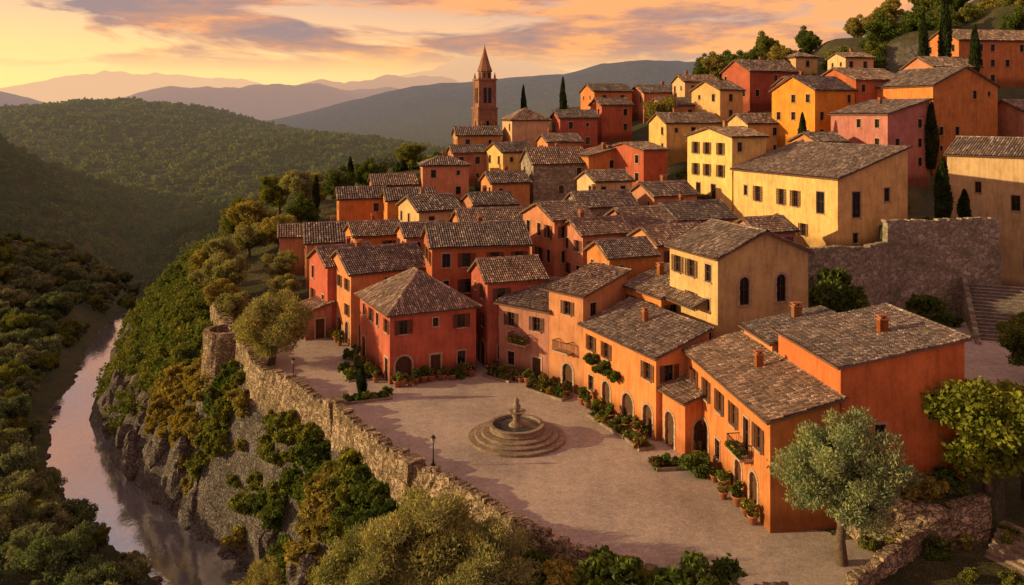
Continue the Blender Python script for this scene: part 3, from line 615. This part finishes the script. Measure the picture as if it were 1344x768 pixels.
# ------------------------------------------------------------------ fountain
f=obj('fountain',None,(.35,64.7,0.004),label='round stepped stone fountain with central carved column',cat='fountain')
mb=MB()
for r_,z0,z1 in((3.75,0,.22),(3.2,.22,.42),(2.7,.42,.6)): mb.lathe([(r_,z0),(r_+.03,z1-.05),(r_-.03,z1),(.5,z1)],56)
obj('step',mb.mesh('step',[STONE2]),parent=f)
mb=MB(); mb.lathe([(2.0,.6),(2.08,.7),(2.0,.8),(2.05,1.0),(2.15,1.08),(2.15,1.15),(1.85,1.15),(1.8,.75),(.2,.7)],56); obj('basin',mb.mesh('basin',[STONE2]),parent=f)
mb=MB(); mb.lathe([(0,.98),(1.82,.98)],40); obj('water',mb.mesh('water',[FWAT]),parent=f)
mb=MB(); mb.lathe([(.6,.7),(.6,1.05),(.45,1.15),(.3,1.3),(.26,1.6),(.38,1.75),(.28,1.85)],20); obj('column',mb.mesh('column',[STONE2],True),parent=f)
mb=MB(); mb.lathe([(.2,1.82),(.55,1.95),(.75,2.1),(.7,2.12),(.3,2.02),(.0,2.0)],28); obj('upper_bowl',mb.mesh('upper_bowl',[STONE2],True),parent=f)
mb=MB(); mb.lathe([(.25,2.0),(.19,2.2),(.3,2.35),(.32,2.5),(.16,2.7),(.22,2.85),(.18,3.0),(0,3.2)],16); obj('finial',mb.mesh('finial',[STONE2],True),parent=f)
def lamp(x,y,z,h,lab):
    l=obj('street_lamp',None,(x,y,z),label=lab,cat='street lamp',group='wrought iron street lamps'); mb=MB()
    mb.lathe([(.16,0),(.16,.12),(.07,.2),(.045,.5),(.04,h-.5),(.07,h-.45)],10); obj('post',mb.mesh('post',[IRON]),parent=l)
    mb=MB(); mb.lathe([(.09,h-.45),(.17,h-.1),(0,h-.1)],6); obj('lantern',mb.mesh('lantern',[LAMPG]),parent=l)
    mb=MB(); mb.lathe([(.21,h-.1),(.08,h+.05),(.03,h+.1),(0.0,h+.2)],6); obj('lamp_cap',mb.mesh('lamp_cap',[IRON]),parent=l)
lamp(-5.6,59.6,0,2.1,'small black lantern on a post by the parapet'); lamp(-20.5,78.5,0,2.1,'small black lantern near the retaining wall')

# ------------------------------------------------------------------ vegetation
def unit(n,r): 
    v=r.normal(size=(n,3)); return v/np.linalg.norm(v,axis=1)[:,None]
def leaves(mb,c,n,ll,lw,r,m=0,up=0,out=.6):
    cc=c['c'];rr=c['r'];p=rr**2;p=p/p.sum(); k=r.choice(len(rr),n,p=p); d=unit(n,r)
    rad=rr[k]*r.random(n)**.3*(1+r.normal(0,.1,n)); pos=cc[k]+d*rad[:,None]*np.array([1,1,c.get('sq',.8)])
    ld=unit(n,r)+d*out+np.array([0,0,up]); ld/=np.linalg.norm(ld,axis=1)[:,None]; sd=np.cross(ld,unit(n,r)); sd/=np.linalg.norm(sd,axis=1)[:,None]+1e-9
    s=(r.uniform(.7,1.3,n))[:,None]
    V=np.stack([pos-ld*ll/2*s,pos+sd*lw/2*s,pos+ld*ll/2*s,pos-sd*lw/2*s],1).reshape(-1,3)
    mb.add(V,np.arange(4*n).reshape(n,4),m)
def lobes(n,Rx,Rz,r,small=(.28,.45),zc=0,irr=0.):
    d=unit(n,r)*(r.random(n)**.4)[:,None]*r.uniform(1-irr,1+irr,n)[:,None]; c=d*np.array([Rx*.75,Rx*.75,Rz*.75])+np.array([0,0,zc]); return {'c':c,'r':r.uniform(*small,n)*Rx}
CR={}
def crowns():
    for ki,(kind,(n,lb,ll,lw,Rx,Rz,out,up)) in enumerate({'olive_near':(36000,85,.27,.085,1,.8,.7,.7),'olive':(10000,42,.34,.13,1,.8,.6,.5),'broad':(9500,38,.30,.2,1,.95,.3,0),'shrub':(3000,20,.30,.18,1,.75,.4,.2)}.items()):
        for q in range(3):
            r=np.random.default_rng(q*7+ki*50+3); Rm={'olive_near':4,'olive':3.2,'broad':3.2,'shrub':1.5}[kind]
            lo=lobes(lb,Rx*Rm,Rz*Rm,r,(.14,.28) if 'olive' in kind else (.18,.33),0,.2); mb=MB(); leaves(mb,lo,n,ll,lw,r,0,up,out)
            CR[kind,q]=(mb.mesh('crown',[LEAF]),Rm,Rz*Rm,lo)
    for q in range(2):
        r=np.random.default_rng(40+q); n=6000; z=r.random(n)**1.15; a=r.uniform(0,2*np.pi,n); prof=np.sin(np.pi*np.clip(z*.93+.07,0,1))**.55*(1-z*.45)
        rad=prof*(r.random(n)**.3)*(1+.18*np.sin(a*3+z*9)+r.normal(0,.06,n)); pos=np.c_[np.cos(a)*rad*.95,np.sin(a)*rad*.95,z*8]
        ld=np.c_[np.cos(a)*.35,np.sin(a)*.35,np.ones(n)]+r.normal(0,.3,(n,3)); ld/=np.linalg.norm(ld,axis=1)[:,None]; sd=np.cross(ld,unit(n,r))
        V=np.stack([pos-ld*.2,pos+sd*.07,pos+ld*.2,pos-sd*.07],1).reshape(-1,3); mb=MB(); mb.add(V,np.arange(4*n).reshape(n,4)); CR['cyp',q]=(mb.mesh('crown',[LEAF]),1,8,None)
crowns()
TR={}
def trunkmesh(kind,q):
    if (kind,q) in TR: return TR[kind,q]
    rd=random.Random(q+len(kind)); mb=MB()
    p=[(0,0,-.6),(.05,.02,0),(.12,-.05,.9),(.0,.1,1.7),(.1,.05,2.4)]; mb.tube(p,[.34,.28,.2,.17,.13],8)
    for k in range(6):
        a=k*1.05+rd.random()*.6; L=rd.uniform(1.4,2.3); s=(0.05,.06,rd.uniform(1.3,2.3)); m1=(math.cos(a)*L*.5,math.sin(a)*L*.5,s[2]+.9); e2=(math.cos(a)*L,math.sin(a)*L,s[2]+rd.uniform(1.4,2.2))
        mb.tube([s,m1,e2],[.11,.07,.03],6)
    TR[kind,q]=mb.mesh('trunk',[BARK],True); return TR[kind,q]
def zt(x,y): return float(HT(np.array([x]),np.array([y]))[0])
def tree(kind,x,y,z,H_,Rr,colr,label,cat='tree',name='tree',group=None):
    q=R.randint(0,2); me,rm,rz,lo=CR[kind,q]; s=Rr/rm; rot=R.uniform(0,6.28)
    e=obj(name,None,(x,y,z),rot,label=label,cat=cat,group=group)
    cz=H_-rz*s*1.0; ts=max(.3,cz/3.6)
    obj('trunk',trunkmesh(kind,q),scale=(s*rm/3,s*rm/3,ts),parent=e); obj('crown',me,(0,0,cz),parent=e,scale=s,color=colr); return e
def cyp(x,y,z,H_,Rr=.9):
    q=R.randint(0,1); e=obj('cypress_tree',None,(x,y,z),R.uniform(0,6),label='slender dark green cypress tree among the houses',cat='cypress tree',group='cypress trees')
    if ('t','c') not in TR: mb=MB(); mb.tube([(0,0,-.5),(0,0,.6),(0,0,2)],[.16,.14,.08],7); TR['t','c']=mb.mesh('trunk',[BARK])
    obj('trunk',TR['t','c'],parent=e); obj('crown',CR['cyp',q][0],(0,0,.25),parent=e,scale=(Rr,Rr,H_/8),color=(.04,.06,.025))
OL=(.27,.27,.12);GO=(.29,.25,.075);GR=(.10,.14,.035);DG=(.055,.085,.03);GG=(.18,.20,.05)
tree('olive_near',18.4,46.6,-.1,8.6,4.1,(.25,.30,.17),'silvery green olive tree beside the low garden wall','olive tree','olive_tree')
tree('olive_near',-4.6,46.5,-6,10.4,4.2,(.29,.28,.12),'large pale olive tree below the parapet wall','olive tree','olive_tree')
tree('olive_near',-7.8,47,-7,9.4,3.6,(.25,.26,.11),'broad pale olive tree on the slope below the wall','olive tree','olive_tree')
tree('olive_near',-1.6,45,-5.4,8.8,3.3,(.27,.27,.12),'bushy pale olive tree on the slope below the wall','olive tree','olive_tree')
tree('olive_near',-24,83.6,0,7.6,4.5,(.32,.30,.12),'round olive tree on the terrace above the cliff','olive tree','olive_tree')
tree('olive_near',-19.3,68.3,zt(-19.3,68.3),6.4,3.8,(.32,.29,.12),'olive tree clinging to the steep slope','olive tree','olive_tree')
tree('broad',28.6,50.3,.8,9.4,3.9,(.19,.22,.035),'leafy green tree beside the orange house','tree')
tree('broad',33.5,54.5,.5,7.5,3.2,(.17,.19,.035),'smaller green tree near the garden wall','tree')
tree('broad',45.5,74,1.3,6.4,2.8,(.14,.17,.035),'green tree beside the stone lane','tree')
tree('broad',27,151,21,8,3.6,(.25,.22,.055),'golden leafed tree among hilltop houses','tree')
for x,y,h_,r_,c_ in((-38,112,6,3.4,OL),(-31.5,114,5,2.8,OL),(-47,129,6,3.6,GO),(-43.5,140,9,4.8,GO),(-42.5,153,9,4.8,GG),(-43,124,6,3.2,OL),(-36,130,7,3.8,GO),(-36,143,8,4.2,OL),(-31,150,7,3.6,GR),(-47,143,7,3.8,GG),(-29,106.5,4,2.4,OL),(-49,155,7,3.5,GG),(-38,160,7,4,GO),(-27,157,6,3.4,GR),(-20,164,6,3.2,GG),(-34,136,6,3,GR),(-33.5,100,4.5,2.8,OL),(-37.3,107,4.4,2.7,GO),(-43,118,5,3,OL),(-41,131,6,3.4,OL)):
    tree('olive' if c_ is not GR else 'broad',x,y,zt(x,y),h_,r_,c_,'rounded golden green tree on the village edge','tree',group='trees on the village edge')
for x,y,z,h_,r_ in((-32.7,140,9,5.5,.75),(-29.5,153,11,6,.9),(9.6,158,22,9.7,.9),(2.2,161,21.5,8.8,.8),(76,147,32,14,1.3),(72.2,147,31,11.5,1.1),(60.3,120.5,17,9.5,1.15),(51.4,100,11.7,7.8,1.2),(54.5,101,11.7,4,.9),(79,143,31,9,1.1),(44,127,19,6,.8)): cyp(x,y,z,h_,r_)
for x,y in((70,121),(74,122),(79,123),(84,126),(88,130),(77,119),(83,137),(90,140),(72,124)): tree('broad',x,y,zt(x,y),R.uniform(4.5,6.5),R.uniform(2.4,3.4),R.choice((GR,GG,GO)),'leafy tree beside the upper houses','tree',group='hilltop trees')
def inhouse(x,y,mg=.3):
    for cx,cy,ca,sa,hw,hd in FP:
        dx,dy=x-cx,y-cy
        if abs(dx*ca+dy*sa)<hw+mg and abs(-dx*sa+dy*ca)<hd+mg: return True
    return False
k=0
while k<70:
    y=R.uniform(163,215); x=R.uniform(44,135)*y/200
    if inhouse(x,y,1.5): continue
    k+=1; tree('broad',x,y,zt(x,y),R.uniform(4,7.5),R.uniform(2.4,4.2),R.choice((GR,GO,GR,GG)),'scrubby tree on the dry hilltop','tree',group='hilltop trees')
def shrub(x,y,z,r_,colr,label,group='hillside shrubs',name='shrub'):
    q=R.randint(0,2); s=r_/1.5; return obj(name,CR['shrub',q][0],(x,y,z+r_*.35),R.uniform(0,6.28),scale=(s*R.uniform(.9,1.2),s*R.uniform(.9,1.2),s*R.uniform(.8,1.25)),label=label,cat='shrub',group=group,color=colr)
for x,y,z,r_,c_ in((9,42.2,.4,2.3,GR),(5,43.4,0,2.0,GR),(3,44.6,-.6,1.7,GO),(1,46.8,-1.5,1.8,GR),(12.6,41.6,-.9,1.6,GR),(-9.2,58.5,-4,2,DG),(-1,49.5,-2.5,1.8,GG),(-3.2,52,-3,1.8,GR),(7,43.4,-.3,1.5,GG)): shrub(x,y,z,r_,c_,'dense green bush below the parapet wall','bushes below the wall')
for x,y,z,r_ in((33,86.5,5.6,3.2),(35.8,88.5,4.8,2.4),(44.5,90.5,3.6,2.2),(47.2,91,2,1.6),(30,89,5,2.0),(49,98.5,11.8,1.2),(52.5,98.6,11.8,1.1),(46,98.2,11.8,1.0),(41.3,90.5,1.8,1.5)): shrub(x,y,z,r_,GR,'dark green bush against the terrace wall','bushes by the terrace wall')
for x,y,z,r_ in((21.5,49.9,2.3,.9),(23,49.8,2.3,1.2),(24.7,49.6,2.3,1.1),(26.2,50.3,2.3,1.4),(22.3,48.0,0,.9),(24,47.4,0,1.0),(26,48.6,0,.9),(20.6,48.4,0,.7),(30,56,2.3,1.6)): shrub(x,y,z,r_,R.choice((GR,GG,GO)),'bushy planting on the terraced garden bank','garden shrubs')
for x,y,r_ in((29,48.4,1.0),(31,48.6,.8),(33,50.5,1.1),(33.5,52.5,1.2),(28.8,45.2,.6),(26.6,44.4,.8),(36,54,1.5),(24.5,44.9,.6),(32.5,46.5,.7),(30.8,46.8,.8),(35,49,.9),(37,56.5,1.4)): shrub(x,y,zt(x,y),r_,R.choice((GR,GG,GG)),'low garden shrub beside the steps','garden shrubs')
k=0
while k<82:
    y=R.uniform(96,172); x=R.uniform(-32,85)*y/150
    if inhouse(x,y,.4) or (x>30 and y<112): continue
    k+=1; shrub(x,y,zt(x,y),R.uniform(1.3,2.7),R.choice((GR,DG,GO,GG)),'green shrub growing between the hillside houses','shrubs among the houses')
# scatter on slopes
def grid(x0,x1,y0,y1,g_):
    X,Y=np.meshgrid(np.arange(x0,x1,g_),np.arange(y0,y1,g_)); X=X.ravel()+rng.uniform(-.45,.45,X.size)*g_; Y=Y.ravel()+rng.uniform(-.45,.45,Y.size)*g_; return X,Y
X,Y=grid(-75,14,44,175,1.15); ins=inpoly(X,Y,E); dB=dpoly(X,Y,RIV[:,:2],RIV[:,2]); dE=dpoly(X,Y,E); lf=X<np.interp(Y,RIV[:,1],RIV[:,0]); tt=dE/(dE+np.maximum(dB,.01))
nz_=fbm(X/6,Y/6)
thr=np.where(Y<86,.84,.76)+nz_*.3
ok=(~ins)&(~lf)&(dB>.6)&(dE>.7)&((tt<thr)|(rng.random(len(X))<.25)); A1=np.c_[X,Y][ok]; Z1=HT(A1[:,0],A1[:,1])+.2; r1=rng.uniform(.95,2.0,len(A1))
X,Y=grid(-290,-18,48,345,3.6); dB=dpoly(X,Y,RIV[:,:2],RIV[:,2]); lf=X<np.interp(Y,RIV[:,1],RIV[:,0])
ok=lf&(dB>np.where(Y>176,-9,1.0))&(X/Y>-.8); A2=np.c_[X,Y][ok]; Z2=HT(A2[:,0],A2[:,1]); r2=rng.uniform(1.6,3.1,len(A2))*np.where(dB[ok]<3,.6,1)
vis=lambda A:np.hypot(A[:,0],A[:,1])+np.where((np.abs(A[:,0]/A[:,1])>.64)|((25+10)/A[:,1]>.64),1000,0)
ix=np.argsort(vis(A1)); A1,Z1,r1=A1[ix],Z1[ix],r1[ix]
ix=np.argsort(vis(A2)); A2,Z2,r2=A2[ix],Z2[ix],r2[ix]
n1=min(155,len(A1))
for i in range(n1):
    nn_=vn(np.array([A1[i,0]/5]),np.array([A1[i,1]/5]))[0]; c_=(.30,.25,.065) if nn_>.3 else (GO if nn_>.12 else (GG if nn_>-.12 else (GR if nn_>-.32 else DG)))
    shrub(A1[i,0],A1[i,1],Z1[i],r1[i],c_,'bush covering the steep slope below the village')
n2=min(190,len(A2))
for i in range(n2):
    c_=R.choice(((.19,.22,.14),(.14,.185,.095),(.24,.26,.15),GG))
    tree('olive' if i%3 else 'broad',A2[i,0],A2[i,1],Z2[i],r2[i]*1.9,r2[i]*1.15,c_,'grey green tree on the wooded river bank','tree',group='river bank trees')
# woodland stuff
def template(n,seed,ls):
    r=np.random.default_rng(seed); lo=lobes(8,1,.75,r,(.3,.5)); mb=MB(); leaves(mb,lo,n,ls,ls*.75,r,0,0,.2); return mb.V[0]
T1=[template(270,i,.23) for i in range(4)]; T2=[template(42,i+9,.6) for i in range(4)]; T3=[template(110,i+20,.36) for i in range(4)]
def put(mb,A,Z,rr,TT):
    for i in range(len(A)):
        v=TT[i%4]; a=rng.uniform(0,6.28); ca,sa=math.cos(a),math.sin(a); s=rr[i]
        V=np.c_[(v[:,0]*ca-v[:,1]*sa)*s+A[i,0],(v[:,0]*sa+v[:,1]*ca)*s+A[i,1],v[:,2]*s*rng.uniform(.85,1.2)+Z[i]+s*.45]; mb.add(V,np.arange(len(V)).reshape(-1,4))
mb=MB(); put(mb,A1[n1:],Z1[n1:],r1[n1:],T1)
obj('slope_scrub',mb.mesh('slope_scrub',[LEAFS]),kind='stuff',label='dense yellow green scrub covering the slope below the walls',cat='scrub')
mb=MB(); nr_=A2[n2:,1]<190; put(mb,A2[n2:][nr_],Z2[n2:][nr_],r2[n2:][nr_],T1); keep=~nr_&(rng.random(len(nr_))<.8); put(mb,A2[n2:][keep],Z2[n2:][keep],r2[n2:][keep],T3)
X,Y=grid(-130,140,172,330,4.6); ins=inpoly(X,Y,E); lf=X<np.interp(Y,RIV[:,1],RIV[:,0]); ok=(~ins)&(~lf)&(X<60)
A=np.c_[X,Y][ok]; put(mb,A,HT(A[:,0],A[:,1]),rng.uniform(2.2,3.8,len(A)),T1)
X,Y=grid(-620,60,330,900,8.0); ok=(X/Y>-.68)&(rng.random(len(X))<.85); A=np.c_[X,Y][ok]; put(mb,A,HT(A[:,0],A[:,1])-1,rng.uniform(3,5.5,len(A)),T2)
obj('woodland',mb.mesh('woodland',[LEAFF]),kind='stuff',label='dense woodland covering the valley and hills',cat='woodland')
# cliff outcrops and river rocks
def rockblob(mb,x,y,z,sx_,sy_,sz_,ang,n=14,m=10):
    A,B=np.meshgrid(np.linspace(0,2*np.pi,n,endpoint=False),np.linspace(-np.pi/2,np.pi/2,m),indexing='ij')
    o=rng.uniform(0,200); d=1+.55*fbm(np.cos(A)*1.2+o,np.sin(A)*1.2+B*1.1+o,3)+rng.normal(0,.05,A.shape); d[:,0]=1;d[:,-1]=1
    X=np.cos(A)*np.cos(B)*d*sx_;Y=np.sin(A)*np.cos(B)*d*sy_;Z=np.sin(B)*d*sz_; ca,sa=math.cos(ang),math.sin(ang)
    V=np.stack([X*ca-Y*sa+x,X*sa+Y*ca+y,Z+z],-1).reshape(-1,3); F=[[i*m+k,((i+1)%n)*m+k,((i+1)%n)*m+k+1,i*m+k+1] for i in range(n) for k in range(m-1)]
    mb.add(V,np.array(F))
mb=MB(); X,Y=grid(-75,-8,60,150,1.9); ins=inpoly(X,Y,E); dB=dpoly(X,Y,RIV[:,:2],RIV[:,2]); dE=dpoly(X,Y,E); lf=X<np.interp(Y,RIV[:,1],RIV[:,0]); tt=dE/(dE+np.maximum(dB,.01))
ok=(~ins)&(~lf)&(dB>.2)&(tt>.7)&(tt<.98)&(rng.random(len(X))<.7); A=np.c_[X,Y][ok]; Z=HT(A[:,0],A[:,1])
for (x,y),z in zip(A,Z): rockblob(mb,x,y,z-.8,R.uniform(.8,1.6),R.uniform(.8,1.6),R.uniform(1.4,2.8),R.uniform(0,6))
obj('rock_outcrop',mb.mesh('rock_outcrop',[ROCK]),kind='stuff',label='craggy grey rock outcrops on the river cliff',cat='rocks')
mb=MB()
for i in range(170):
    k=R.randint(2,11); t_=R.random(); p=RIV[k]*(1-t_)+RIV[k+1]*t_; d=RIV[k+1]-RIV[k]; L=math.hypot(d[0],d[1]); s=R.choice((-1,1)); o=p[2]*R.uniform(.85,1.25)
    q=R.uniform(.2,.8); rockblob(mb,p[0]+s*d[1]/L*o,p[1]-s*d[0]/L*o,-17,q,q*.8,q*.5,R.uniform(0,6),9,6)
obj('river_rocks',mb.mesh('river_rocks',[ROCK]),kind='stuff',label='scattered grey rocks along the river banks',cat='rocks')

# potted plants and beds
def pmesh(seed,n,Rx,Rz,fl):
    r=np.random.default_rng(seed); lo=lobes(7,Rx,Rz,r,(.35,.55)); mb=MB(); leaves(mb,lo,n,.16,.1,r,0,.2,.4)
    if fl: leaves(mb,{'c':lo['c'],'r':lo['r']*1.06},int(n*.16),.11,.1,r,1,.2,.2)
    return mb.mesh('foliage',[LEAF,fl or FLW])
PM=[pmesh(i,500,.42,.42,[None,FLW,FLW2,FLW3][i%4]) for i in range(6)]
mb=MB(); mb.lathe([(0,0),(.2,0),(.3,.42),(.34,.44),(.34,.5),(.28,.5),(.26,.42),(0,.42)],14); POT=mb.mesh('pot',[TERRA],True)
def pot(x,y,s=1.,z=0.004):
    q=R.randint(0,5); e=obj('potted_plant',None,(x,y,z),R.uniform(0,6),scale=s,label='terracotta pot of '+['green foliage','red flowers','pink flowers','yellow flowers'][q%4]+' by a house wall',cat='potted plant',group='potted plants')
    obj('pot',POT,parent=e); obj('foliage',PM[q],(0,0,.75),parent=e,color=R.choice((GR,GG,(.09,.13,.035))))
def along(x0,y0,x1,y1,n,off,s=(.8,1.4)):
    for k in range(n):
        t_=(k+R.uniform(.2,.8))/n; pot(x0+(x1-x0)*t_+off[0]*R.uniform(.6,1.5),y0+(y1-y0)*t_+off[1]*R.uniform(.6,1.5),R.uniform(*s))
along(15.3,50.4,13.7,64.5,11,(-.75,-.1)); along(-11,77.4,-3.7,81,12,(.1,-.8)); along(3.3,77.3,-1.2,81.2,9,(-.55,-.6)); along(6.2,74.2,3.5,77.3,4,(-.6,-.5))
along(10.9,64.2,6.4,74.2,10,(-.8,-.35)); along(-11.6,77.7,-15.4,86,8,(-.8,-.3)); along(-17.6,90,-21,97,5,(-.8,-.3)); along(-2.3,81.7,2.5,83,3,(.1,-.7))
def bed(x,y,rot,L,W,n,label,fl=True):
    e=obj('flower_bed',None,(x,y,.004),rot,label=label,cat='flower bed',group='flower beds'); mb=MB()
    for s in(-1,1): mb.box((0,s*W/2,.11),(L+.16,.16,.22)); mb.box((s*L/2,0,.11),(.16,W-.17,.218))
    obj('edging',mb.mesh('edging',[STONE2]),parent=e); mb=MB(); mb.box((0,0,.07),(L-.17,W-.17,.14)); obj('soil',mb.mesh('soil',[SOIL]),parent=e)
    for k in range(n):
        obj('foliage',PM[R.randint(1,5) if fl else 0],((k+.5)/n*L-L/2,R.uniform(-.25,.25)*W,.35),R.uniform(0,6),parent=e,scale=R.uniform(.9,1.6),color=R.choice((GR,GG,(.09,.13,.035))))
bed(8.0,67.2,2.0,5.5,1.3,8,'long stone edged bed of red and green plants by the houses'); bed(9.6,63.6,1.9,2.6,1.2,4,'small stone edged flower bed near the porch')
bed(11.2,59.3,.15,2.2,1.0,4,'low rectangular flower bed beside the arched porch'); bed(3.2,75.0,2.35,4.5,1.3,7,'flower bed of shrubs against the pink house'); 
bed(-12.7,73.5,.35,4,1.6,7,'planted bed with small conical cypress in the square',False); bed(-15.6,80.5,2.0,4.5,1.2,6,'narrow bed of shrubs beside the red house',False)
bed(-1.2,79.3,2.5,3,1.1,5,'flower bed beside the red house wall')
cyp(-13.2,73.6,.1,2.6,.55)
for x,y,r_ in((12.9,58.2,1.3),(-13.6,79.7,.9),(-14.8,82.2,1.0),(-5,79.3,.7),(-16.6,85.3,.9)): 
    shrub(x,y,.3,r_,GR,'leafy clipped shrub by a house doorway','doorway shrubs')
for x,y,z,r_ in((6.8,71.8,3.7,.9),(7.6,70.2,3.4,1.0),(8.3,68.9,3.2,.8)): 
    o=shrub(x,y,z,r_,GR,'climbing vine hanging on the house wall','climbing vines','climbing_plant')
for b_,n,wd in((BAL[0],3,2),(BAL[1],7,4.8),(BAL[2],3,1.8)):
    for k in range(n): obj('foliage',PM[R.randint(1,3)],(-wd/2+wd*(k+.5)/n,-.75,.5),R.uniform(0,6),parent=b_,scale=1.0,color=GR)

# ------------------------------------------------------------------ light
az=math.atan2(-.05,-1); el=math.radians(14)
sd=Vector((math.cos(az)*math.cos(el),math.sin(az)*math.cos(el),math.sin(el)))
L=bpy.data.lights.new('sun','SUN'); L.energy=5; L.angle=math.radians(.6); L.color=(1,.70,.33)
so=bpy.data.objects.new('sun',L); so.rotation_euler=(-sd).to_track_quat('-Z','Y').to_euler(); COL.objects.link(so)
W=bpy.data.worlds.new('World'); sc.world=W; W.use_nodes=True; nt=W.node_tree; bg=nt.nodes['Background']
sky=N(nt,'ShaderNodeTexSky'); sky.sky_type='NISHITA'; sky.sun_disc=False; sky.sun_elevation=el; sky.sun_rotation=math.atan2(sd.x,sd.y); sky.dust_density=3
tc=N(nt,'ShaderNodeTexCoord').outputs['Generated']; s=N(nt,'ShaderNodeSeparateXYZ',{0:tc}); Zc=s.outputs[2]
gr=ramp(nt,Zc,[(0,(10.5,5.8,2.3)),(.03,(12,7.4,2.8)),(.075,(11.5,6.6,2.7)),(.14,(7.0,4.5,3.2)),(.35,(3.6,3.0,3.0)),(1,(2.7,2.5,2.8))])
fx=mth(nt,'ADD',mth(nt,'MULTIPLY_ADD',s.outputs[0],-.44,.60),mth(nt,'MULTIPLY',s.outputs[1],.26))
gr=mix(nt,1,gr,N(nt,'ShaderNodeCombineColor',{0:fx,1:fx,2:mth(nt,'MULTIPLY_ADD',fx,.3,.7)}).outputs[0],'MULTIPLY')
cv=scaled(nt,tc,(3.0,3.0,13)); n1_=noise(nt,cv,1.3,5,.58,.6); n2_=noise(nt,scaled(nt,tc,(5,5,26)),1.0,5,.62)
hgt=ramp(nt,Zc,[(.045,(.0,.0,.0)),(.08,(1,1,1))]); cm=mth(nt,'MULTIPLY',ramp(nt,n1_,[(.42,(0,0,0)),(.50,(1,1,1))]),hgt)
cc=ramp(nt,n2_,[(.38,(2.9,2.0,2.1)),(.49,(5.2,2.5,1.7)),(.58,(9.6,4.0,1.3))])
c=mix(nt,mth(nt,'MULTIPLY',cm,.92),gr,cc); c=mix(nt,.08,c,sky.outputs[0])
nt.links.new(c,bg.inputs[0]); bg.inputs[1].default_value=.122
cam=bpy.data.cameras.new('camera'); cam.lens=29.46; cam.sensor_width=36; cam.shift_y=-.1741; cam.clip_end=30000; cam.clip_start=.5
co=bpy.data.objects.new('camera',cam); co.location=(0,0,25); co.rotation_euler=(math.pi/2,0,0); COL.objects.link(co); sc.camera=co
